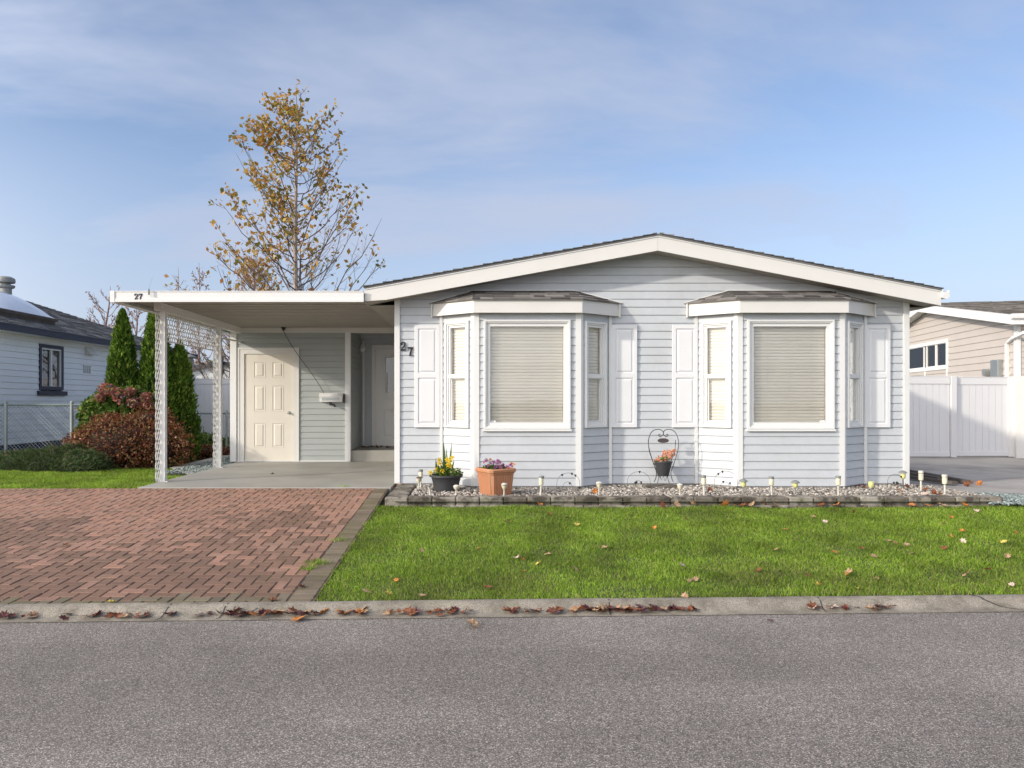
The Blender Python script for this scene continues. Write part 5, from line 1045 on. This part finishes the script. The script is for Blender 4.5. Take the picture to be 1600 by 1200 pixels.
def sq(mb, prof, c, ang, chamfer=.0):
    vs = []; n = len(prof)
    for (h, z) in prof:
        for k in range(4):
            a0 = ang+math.pi/4+k*math.pi/2; p = Vector((math.cos(a0), math.sin(a0), 0))*h*1.414; t = Vector((-math.sin(a0), math.cos(a0), 0)); cc = .05*h/.25
            for s in (-1, 1):
                vs.append(c+p*(1-cc/(h*1.414)*.7)+t*s*cc*.7+Vector((0, 0, z)))
    m_ = 8; mb.add(vs, [(i*m_+k, i*m_+(k+1) % m_, (i+1)*m_+(k+1) % m_, (i+1)*m_+k) for i in range(n-1) for k in range(m_)]+[tuple(range((n-1)*m_, n*m_))])
mb = MB(); ang = R(31); tc_ = tp+Vector((0, .22, 0))
sq(mb, [(.150, 0), (.163, .10), (.178, .25), (.180, .27), (.190, .275), (.192, .29), (.205, .30), (.208, .33), (.198, .343), (.18, .343), (.17, .30), (.02, .295)], tc_, ang)
for k in range(4):
    a0 = ang+k*math.pi/2; nrm_ = Vector((math.cos(a0), math.sin(a0), 0)); t = Vector((-math.sin(a0), math.cos(a0), 0))
    for j in range(-5, 6):
        f = j/5.6; mb.tube([tc_+nrm_*.149+t*f*.135+Vector((0, 0, .012)), tc_+nrm_*.1765+t*f*.155+Vector((0, 0, .262))], .0105, 6, True)
mb.build('planter_body', M['terracotta'], pot2, smooth=True)
C = cloud(r, [(tc_.x-.05, tc_.y, tp.z+.345, .14, .12, .05), (tc_.x+.06, tc_.y, tp.z+.34, .12, .1, .04)], 300, .2); link('foliage', npmesh('foliage', leafquads(C, .04, r, .5, .5), 4), M['green_shrub'], pot2)
fl = MB(); fy = MB()
for (x, y) in ((757, 722), (760, 719), (766, 724), (771, 722), (762, 728), (776, 724), (780, 728), (778, 720), (786, 726), (783, 731), (789, 731), (793, 729), (774, 730), (768, 730), (797, 727), (781, 722)):
    q = px(x, y, tc_.y-.05+rnd.uniform(-.05, .08)); flower(fl, q, .033, rnd)
for (x, y) in ((800, 728), (803, 725), (766, 718), (799, 724)): flower(fy, px(x, y, tc_.y-.03), .026, rnd)
fl.build('purple_flowers', M['purple'], pot2); fy.build('small_yellow_flowers', M['peach'], pot2)
# plant stand on a slab
YP = 10.25; zb_ = pz(1037, 757, 0).z
ps = empty('plant_stand', px(1037, 757, YP), 'black wrought iron heart shaped stand holding a grey pot of peach flowers', 'plant stand')
def PP(x, y, dy=0): q = px(1000+x/10.91, 660+y/10.91, YP); return Vector((q.x, q.y+dy, q.z))
HL = [(345, 205), (318, 205), (318, 228), (352, 238), (385, 215), (395, 180), (375, 140), (330, 120), (275, 120), (220, 142), (175, 195), (148, 270), (138, 350), (150, 450), (178, 560), (215, 680), (255, 790), (272, 850), (262, 940), (232, 1010)]
mirror = lambda pts: [(790-x, y) for x, y in pts]
mb = MB()
def smooth_pts(pts, n=3):
    out = []
    for i in range(len(pts)-1):
        p0 = pts[max(i-1, 0)]; p1 = pts[i]; p2 = pts[i+1]; p3 = pts[min(i+2, len(pts)-1)]
        for k in range(n):
            t = k/n; out.append(tuple(.5*(2*p1[j]+(p2[j]-p0[j])*t+(2*p0[j]-5*p1[j]+4*p2[j]-p3[j])*t*t+(-p0[j]+3*p1[j]-3*p2[j]+p3[j])*t*t*t) for j in (0, 1)))
    out.append(pts[-1]); return out
for pts in (HL, mirror(HL)):
    mb.tube([PP(x, y, -.03*min(1, y/600)) for x, y in smooth_pts(pts)], .0052, 6)
    IN = [(160, 300), (165, 400), (185, 520), (225, 630), (250, 700), (300, 760), (360, 850), (372, 960)] if pts is HL else mirror([(160, 300), (165, 400), (185, 520), (225, 630), (250, 700)])
    mb.tube([PP(x, y, .07) for x, y in smooth_pts(IN)], .0042, 6)
mb.build('frame', M['black_metal'], ps)
mb = MB(); mb.tube([PP(320, 905), PP(318, 960), PP(295, 1040)], .004, 5); mb.tube([PP(470, 905), PP(474, 960), PP(500, 1040)], .004, 5); mb.tube([PP(320, 910), PP(370, 975), PP(395, 920), PP(430, 995), PP(470, 910)], .004, 5)
mb.tube([PP(280, 900), PP(510, 900)], .004, 5); mb.build('legs', M['black_metal'], ps)
mb = MB(); q = PP(393, 310); mb.add([q+Vector((.079*math.cos(t*math.pi/12), -.012, .033*math.sin(t*math.pi/12))) for t in range(24)]+[q+Vector((.079*math.cos(t*math.pi/12), -.004, .033*math.sin(t*math.pi/12))) for t in range(24)], [tuple(range(24)), tuple(range(47, 23, -1))]+[(i, (i+1) % 24, 24+(i+1) % 24, 24+i) for i in range(24)])
mb.tube([PP(350, 240), PP(350, 282)], .002, 4); mb.tube([PP(436, 240), PP(436, 282)], .002, 4); mb.build('oval_plaque', M['plaque'], ps)
hp = empty('hanging_pot', PP(395, 910), 'small dark grey tapered pot of peach artificial flowers held by the iron stand', 'flower pot')
mb = MB(); mb.lathe([(.075, 0), (.10, .10), (.12, .185), (.128, .187), (.128, .205), (.118, .206), (.0, .19)], PP(395, 912), 24); mb.build('pot', M['black_pot'], hp, smooth=True)
mb = MB()
for k in range(46):
    t = rnd.random(); x = 290+t*290+rnd.gauss(0, 22); y = 670-t*170+rnd.gauss(0, 42)
    if x > 600: x = 590
    flower(mb, PP(x, min(y, 690), rnd.uniform(-.05, .05)), .028, rnd, Vector((rnd.gauss(0, .5), -1, rnd.gauss(.3, .5))))
mb.build('peach_flowers', M['peach'], hp)
C = cloud(r, [tuple(PP(300, 680))+(.07, .06, .035), tuple(PP(430, 640))+(.09, .06, .06)], 120, .2); link('foliage', npmesh('foliage', leafquads(C, .04, r, .3, .45), 4), M['green_shrub'], hp)
sl = MB(); sl.box(px(1007, 760, YP).x, px(1057, 760, YP).x, YP-.17, YP+.12, -.05, .0); sl_o = sl.build('paver_slab', M['block'], None, (2.6, YP, -.05), bevel=.008); tag(sl_o, 'flat stained concrete paver under the iron plant stand', 'paver')
# ------------------------------------------------------------------ solar garden lights
def light(x, ybase, ytop, kind, label):
    p = pz(x, ybase, ZG); H = px(x, ytop, p.y).z-ZG; o = empty('garden_light', p, label, 'garden light', 'solar lights along the pebble bed')
    tilt = rnd.gauss(0, .06); q = lambda dz, dx=0: p+Vector((dx+tilt*dz, 0, dz))
    if kind == 'tall':
        mb = MB(); mb.tube([p-Vector((0, 0, .03)), q(H*.55)], .0125, 8); mb.build('stake', M['lamp_white'], o)
        mb = MB(); mb.lathe([(.022, 0), (.030, .006), (.030, .085), (.027, .09), (.0, .09)], q(H*.53), 14); mb.build('lens', M['lamp_ivory'], o, smooth=True)
        mb = MB(); mb.lathe([(.032, 0), (.033, .02), (.030, .03), (.0, .033)], q(H-.034), 14); mb.build('cap', M['lamp_white'] if x > 1430 else M['lamp_grey'], o, smooth=True)
    elif kind == 'mush':
        mb = MB(); mb.tube([p-Vector((0, 0, .03)), q(H*.5)], .009, 8); mb.build('stake', M['lamp_white'], o)
        mb = MB(); mb.lathe([(.010, 0), (.032, H*.22), (.034, H*.34), (.0, H*.35)], q(H*.48), 14); mb.build('lens', M['lamp_ivory'], o, smooth=True)
        mb = MB(); mb.lathe([(.040, 0), (.039, .009), (.024, .020), (.0, .024)], q(H-.026), 16); mb.build('cap', M['lamp_brown'] if x < 700 else M['lamp_white'], o, smooth=True)
    elif kind in ('cap', 'globe'):
        mb = MB(); mb.tube([p-Vector((0, 0, .03)), q(H*.55)], .010, 8); mb.build('stake', M['lamp_grey'], o)
        mb = MB(); mb.lathe([(.014, 0), (.030, .02), (.034, .05), (.032, .075), (.0, .076)], q(H*.5), 14); mb.build('globe', M['lamp_yellow'], o, smooth=True)
        mb = MB()
        if kind == 'cap': mb.lathe([(.056, 0), (.054, .008), (.038, .022), (.018, .034), (.0, .036)], q(H-.036), 16)
        else: mb.lathe([(.036, 0), (.034, .006), (.0, .008)], q(H*.5+.075), 14)
        mb.build('cap', M['lamp_grey'] if kind == 'cap' else M['lamp_yellow'], o, smooth=True)
    elif kind == 'thin':
        mb = MB(); mb.tube([p-Vector((0, 0, .03)), q(H-.02)], .011, 8); mb.build('stake', M['lamp_white'], o)
        mb = MB(); mb.lathe([(.026, 0), (.028, .012), (.02, .02), (.0, .022)], q(H-.03), 12); mb.build('cap', M['lamp_grey'], o, smooth=True)
for a in [(657.5, 763, 733, 'tall', 'short beige topped garden light nearest the left corner of the house'), (653.5, 766, 744, 'mush', 'brown capped mushroom garden light in front of the left house corner'),
          (673.5, 777, 757, 'thin', 'thin white stake light just left of the charcoal pot'), (712.5, 775, 757, 'mush', 'pale mushroom garden light right in front of the charcoal pot'),
          (787.5, 776.5, 754, 'mush', 'pale mushroom garden light in front of the terracotta planter'), (844.5, 775, 743, 'tall', 'tall cylinder garden light right of the terracotta planter'),
          (936, 775, 752, 'mush', 'small pale mushroom light between the left bay window and the iron stand'), (1062.5, 776, 755, 'mush', 'small pale mushroom light in front of the iron plant stand'),
          (1100.5, 775, 742, 'tall', 'tall cylinder garden light right of the iron plant stand'), (1162.5, 774, 748, 'cap', 'dark capped yellow globe light at the left corner of the right bay'),
          (1206, 775, 744, 'tall', 'tall cylinder garden light under the left part of the right bay window'), (1242.5, 774, 750, 'cap', 'wide capped yellow globe light under the middle of the right bay'),
          (1310, 775, 743, 'tall', 'tall cylinder garden light at the right corner of the right bay'), (1360.5, 775, 750, 'globe', 'open yellow globe light without a cap under the right shutter'),
          (1411.5, 762, 735, 'cap', 'dark capped light at the right corner of the house'), (1439, 768, 735, 'tall', 'white cylinder garden light just right of the house corner'),
          (1476.5, 774, 741, 'tall', 'rightmost white cylinder garden light leaning by the neighbouring driveway'), (1452.5, 775, 763, 'thin', 'short white stake between the two rightmost white lights')]: light(*a)
# wire hoops
def hoop(xc, yt, wpx, Y, label):
    a = px(xc-wpx/2, 700, Y); b = px(xc+wpx/2, 700, Y); top = px(xc, yt, Y).z; o = empty('wire_hoop', ((a.x+b.x)/2, Y, ZG), label, 'garden hoop', 'decorative wire hoops in the pebble bed')
    rx = (b.x-a.x)/2; cx_ = (a.x+b.x)/2; mb = MB()
    mb.tube([(cx_+rx*math.cos(t), Y, (top-rx*.9)+rx*.9*math.sin(t)) if 0 <= t <= math.pi else None for t in [math.pi*i/18 for i in range(19)]], .0024, 5)
    for s in (-1, 1): mb.tube([(cx_+s*rx, Y, top-rx*.9), (cx_+s*rx*1.0, Y, ZG-.02)], .0024, 5)
    r2 = rx*.42; mb.tube([(cx_+r2*math.cos(math.pi*i/12)-.01, Y+.01, ZG+.02+r2*1.4*math.sin(math.pi*i/12)) for i in range(13)], .0022, 5)
    mb.build('wire', M['black_metal'], o); mb = MB()
    for k in range(4):
        t = rnd.uniform(.15, .85)*math.pi; rr2 = rnd.choice((rx*.95, r2)); c = Vector((cx_+rr2*math.cos(t), Y-.004, (top-rx*.9)+rr2*.9*math.sin(t)-(0 if rr2 > r2 else .06))); 
        mb.add([c+Vector((0, 0, -.018)), c+Vector((.013, -.003, 0)), c+Vector((0, 0, .02)), c+Vector((-.013, -.003, 0))], [(0, 1, 2, 3)]); mb.add([c+Vector((-.018, .002, .01)), c+Vector((0, 0, -.004)), c+Vector((.018, .002, .012)), c+Vector((0, 0, .02))], [(0, 1, 2, 3)])
    mb.build('leaf_ornaments', M['black_metal'], o)
hoop(888, 739, 36, 9.95, 'thin wire hoop with leaf ornaments at the right corner of the left bay'); hoop(998, 737, 36, 10.1, 'thin wire hoop with leaf ornaments left of the iron plant stand')
hoop(1134, 736, 36, 9.95, 'thin wire hoop with leaf ornaments between plant stand and right bay'); hoop(1399, 741, 24, 10.05, 'faint thin wire hoop by the right corner of the house')
# timber edging boards by the right corner
te = empty('timber_edging', (6.6, 10, -.07), 'dark weathered timber boards lying at the right corner of the house', 'timber')
for (a, b) in (((1415, 737), (1512, 755)), ((1417, 747), (1492, 757)), ((1421, 742), (1470, 750))):
    p, q = pz(*a, -.055), pz(*b, -.055); mb = MB(); d = (q-p).normalized(); s = Vector((-d.y, d.x, 0))*.05; mb.add([p-s, q-s, q+s, p+s]+[v+Vector((0, 0, .045)) for v in (p-s, q-s, q+s, p+s)], [(4, 5, 6, 7), (0, 1, 5, 4), (1, 2, 6, 5), (2, 3, 7, 6), (3, 0, 4, 7)]); mb.build('board', M['wood_dark'], te)
# ------------------------------------------------------------------ fallen leaves
def leafshape(seed, curl):
    rnd = random.Random(seed); pts = []
    lobes = [(-90, .35), (-60, .6), (-38, .85), (-20, .68), (0, 1.0), (22, .7), (45, 1.05), (68, .72), (90, 1.15)]
    full = []
    for a, r_ in lobes: full.append((math.cos(R(a))*r_*.5, math.sin(R(a))*r_*.5))
    full += [(-x, y) for x, y in full[-2:0:-1]]
    V = [(0, 0, 0)]+[(x*rnd.uniform(.85, 1.12), y*rnd.uniform(.85, 1.12), 0) for x, y in full]; n = len(full)
    ax = rnd.uniform(0, math.pi); out = []
    for x, y, z in V:
        u = x*math.cos(ax)+y*math.sin(ax); v_ = -x*math.sin(ax)+y*math.cos(ax); out.append((x, y, curl*(u*u*2.2)+curl*.35*abs(v_)+rnd.gauss(0, .02)))
    F_ = [(0, 1+i, 1+(i+1) % n) for i in range(n)]
    b = len(out); out += [(-.006, -.2, .0), (.006, -.2, .0), (.008, -.55, .06), (-.004, -.55, .06)]; F_.append((b, b+1, b+2, b+3))
    me = bpy.data.meshes.new('fallen_leaf'); me.from_pydata(out, [], F_); me.update(); return me
LV = {}
def leaf(x, y, z, colk, size, label, group=None, tilt=.35):
    k = (random.randrange(5), colk)
    if k not in LV: me = leafshape(k[0]*7+3, .05+.13*k[0]); me.materials.append(M['leaf_'+colk]); LV[k] = me
    o = bpy.data.objects.new('fallen_leaf', LV[k]); COL.objects.link(o); o.location = (x, y, z); o.scale = (size, size, size)
    o.rotation_euler = (random.gauss(0, tilt), random.gauss(0, tilt), random.uniform(0, 6.28)); tag(o, label, 'leaf', group); return o
gl_, gg = 'dried red brown or tan leaf in the litter strip lying in the kerb gutter', 'leaf litter in the kerb gutter'
def gutter(x0, x1, n, cols, spread=.035):
    for _ in range(int(n*1.35)):
        xx = random.uniform(x0, x1); X = (xx-CX)/F*5.25; d = -.165+random.gauss(0, spread*.7); Y_ = kerbY(X)+d
        c = random.choice(cols); st = 'below the brick driveway' if xx < 480 else ('below the left part of the lawn' if xx < 745 else ('below the middle of the lawn' if xx < 1150 else 'below the right part of the lawn'))
        leaf(X, Y_, -.340+abs(random.gauss(0, .008)), c, random.uniform(.045, .09), c+' maple leaf in the gutter litter '+st, c+' gutter leaves '+st, .22)
D_ = ['maroon', 'russet', 'maroon', 'purple brown', 'russet', 'tan']
for (a, b, n, c) in ((0, 40, 5, D_), (48, 76, 4, D_), (108, 122, 2, ['maroon']), (140, 195, 8, ['russet', 'tan', 'maroon']), (202, 234, 5, D_), (268, 284, 2, ['maroon']), (315, 345, 4, D_+['yellow']), (352, 385, 7, D_), (385, 515, 26, D_+['orange']), (525, 572, 11, ['russet', 'tan', 'orange', 'maroon']),
                     (602, 652, 9, D_+['orange']), (670, 735, 10, D_+['russet']), (792, 880, 16, D_+['orange', 'tan']), (895, 1000, 26, ['tan', 'orange', 'russet', 'maroon', 'tan']), (1000, 1095, 18, D_), (1275, 1310, 4, ['russet', 'pale']), (1330, 1360, 3, D_), (1368, 1420, 8, D_)): gutter(a, b, n, c)
for (x, y, c, s, lab) in ((740, 976, 'tan', .12, 'pale pointed maple leaf lying alone on the asphalt just below the gutter'), (395, 956, 'pale', .11, 'pale pink maple leaf in the gutter at the end of the drive'), (1298, 949, 'pale', .11, 'pale pink maple leaf in the gutter on the right'), (1203, 968, 'maroon', .05, 'tiny dark leaf on the asphalt near the right'), (463, 967, 'orange', .11, 'bright orange leaf at the road edge below the red litter')):
    p = pz(x, y, -.345); leaf(p.x, p.y, -.348 if y > 966 else -.335, c, s, lab, None, .15)
random.seed(77)
lawn_l = [(random.uniform(560, 1595), random.uniform(805, 925), random.choice(['tan', 'tan', 'russet', 'orange', 'yellow', 'pale'])) for _ in range(26)]+[(628, 856, 'tan'), (747, 856, 'orange'), (855, 866, 'tan'), (1022, 824, 'orange'), (832, 818, 'russet'), (886, 808, 'purple brown'), (860, 801, 'orange'), (898, 906, 'russet'), (988, 903, 'purple brown'), (818, 892, 'orange'), (945, 855, 'tan'), (900, 888, 'tan'), (1185, 892, 'russet'), (1070, 932, 'tan'),
          (1272, 807, 'tan'), (1247, 842, 'tan'), (1305, 826, 'tan'), (1307, 835, 'purple brown'), (1303, 862, 'orange'), (1485, 807, 'orange'), (1475, 818, 'tan'), (1505, 830, 'orange'), (1485, 838, 'orange'), (1504, 846, 'pale'), (1588, 833, 'orange'), (1400, 848, 'tan'), (1417, 850, 'tan'), (1474, 856, 'russet'), (1545, 890, 'russet'),
          (1260, 898, 'russet'), (1368, 904, 'tan'), (1212, 858, 'tan'), (1228, 826, 'orange'), (1525, 797, 'pale'), (1334, 799, 'russet'), (1573, 868, 'tan'), (660, 930, 'tan'), (608, 928, 'yellow')]
def lawnlab(x, y, c):
    st = ('left' if x < 800 else 'middle' if x < 1150 else 'right')+' part of the front lawn '+('near the edging' if y < 835 else 'near the kerb' if y > 880 else 'halfway to the kerb')
    return c+' fallen leaf on the '+st, c+' leaves, '+st
for (x, y, c) in lawn_l:
    z = -.2
    for _ in range(4): p = pz(x, y, z); z = road_z(p.y)+.012
    leaf(p.x, p.y, z, c, random.uniform(.05, .085), *lawnlab(x, y, c), .35)
for (x, y, c) in ((1134, 788, 'orange'), (1147, 788, 'orange'), (1165, 790, 'russet'), (1438, 786, 'orange'), (1310, 789, 'orange'), (1470, 788, 'tan'), (1040, 790, 'russet'), (1090, 790, 'tan'), (845, 790, 'orange'), (1200, 789, 'russet'), (1220, 790, 'tan'), (1425, 788, 'orange'), (1500, 787, 'orange'), (1290, 790, 'russet'), (1180, 790, 'tan'), (1060, 790, 'tan')):
    p = pz(x, y, -.07); leaf(p.x, 8.87+random.uniform(-.03, .02), -.075, c, random.uniform(.09, .13), c+' leaf against the foot of the block edging '+('left of the iron stand' if x < 1037 else 'below the left of the right bay' if x < 1200 else 'below the right bay window' if x < 1350 else 'near its right end'), c+' leaves along the edging', .4)
for (x, y, c) in ((1405, 766, 'orange'), (1412, 772, 'orange'), (1418, 760, 'russet'), (1445, 772, 'pale'), (1448, 765, 'russet'), (1460, 770, 'russet'), (1432, 757, 'orange'), (930, 768, 'orange'), (1515, 756, 'orange'), (1525, 759, 'orange'), (1510, 758, 'russet'), (1532, 756, 'orange'), (1009, 755, 'maroon'), (1110, 765, 'russet'), (1350, 762, 'russet'), (1340, 760, 'maroon'), (1470, 771, 'orange')):
    p = pz(x, y, 0.0 if x < 1500 else -.05); leaf(p.x, p.y, .0 if x < 1500 else -.045, c, random.uniform(.08, .12), c+' curled leaf on the '+('pebbles beside the left bay and iron stand' if x < 1150 else 'pebbles at the foot of the right bay' if x < 1400 else 'pebbles among the white lights right of the house' if x < 1500 else 'greenish gravel by the neighbouring drive'), c+' leaves on the bed', .5)
for (x, y, c) in ((623, 757, 'tan'), (616, 762, 'russet'), (175, 941, 'yellow'), (425, 938, 'russet'), (470, 917, 'maroon'), (101, 852, 'russet'), (605, 728, 'maroon'), (425, 741, 'maroon')):
    z = -.1
    for _ in range(4): p = pz(x, y, z); z = road_z(p.y)+.008
    leaf(p.x, p.y, z, c, .08, c+' stray leaf '+('by the porch step at the back of the carport floor' if y < 735 else 'in the middle of the grey carport floor' if y < 745 else 'by the left corner of the edging' if y < 800 else 'on the red brick driveway' if x < 300 else 'on the driveway near its right border'), None, .2)
for k in range(14):
    leaf(random.uniform(-2.38, -1.75), random.uniform(15.1, 15.5), .222, random.choice(['maroon', 'russet', 'maroon']), .09, 'dark red leaf blown onto the porch step before the front door', 'leaves on the porch step', .3)
# moss tufts and weeds on the drive
def tuft(x, y, s, label, nb=90):
    z = -.1
    for _ in range(4): p = pz(x, y, z); z = road_z(p.y)
    r = np.random.default_rng(int(x)); V = []
    for _ in range(nb):
        a, b = r.uniform(0, 6.28), r.random()**.5*s; q = Vector((p.x+math.cos(a)*b*1.3, p.y+math.sin(a)*b*.8, z)); l = Vector((r.normal(0, .02), r.normal(0, .02), r.uniform(.015, .05))); sd_ = Vector((math.cos(a+1.5), math.sin(a+1.5), 0))*.003
        V += [q-sd_, q+sd_, q+l]
    me = npmesh('grass_tuft', [tuple(v) for v in V], 3); tag(link('grass_tuft', me, M['grass'], None, (p.x, p.y, z)), label, 'weed')
tuft(497, 881, .10, 'grass tuft growing from the joint at the right border of the drive', 150); tuft(537, 761, .07, 'tiny weed at the front edge of the carport floor'); tuft(482, 890, .06, 'small moss tuft left of the grass tuft on the drive')
tuft(528, 845, .08, 'yellow green moss patch in the drive border', 60)
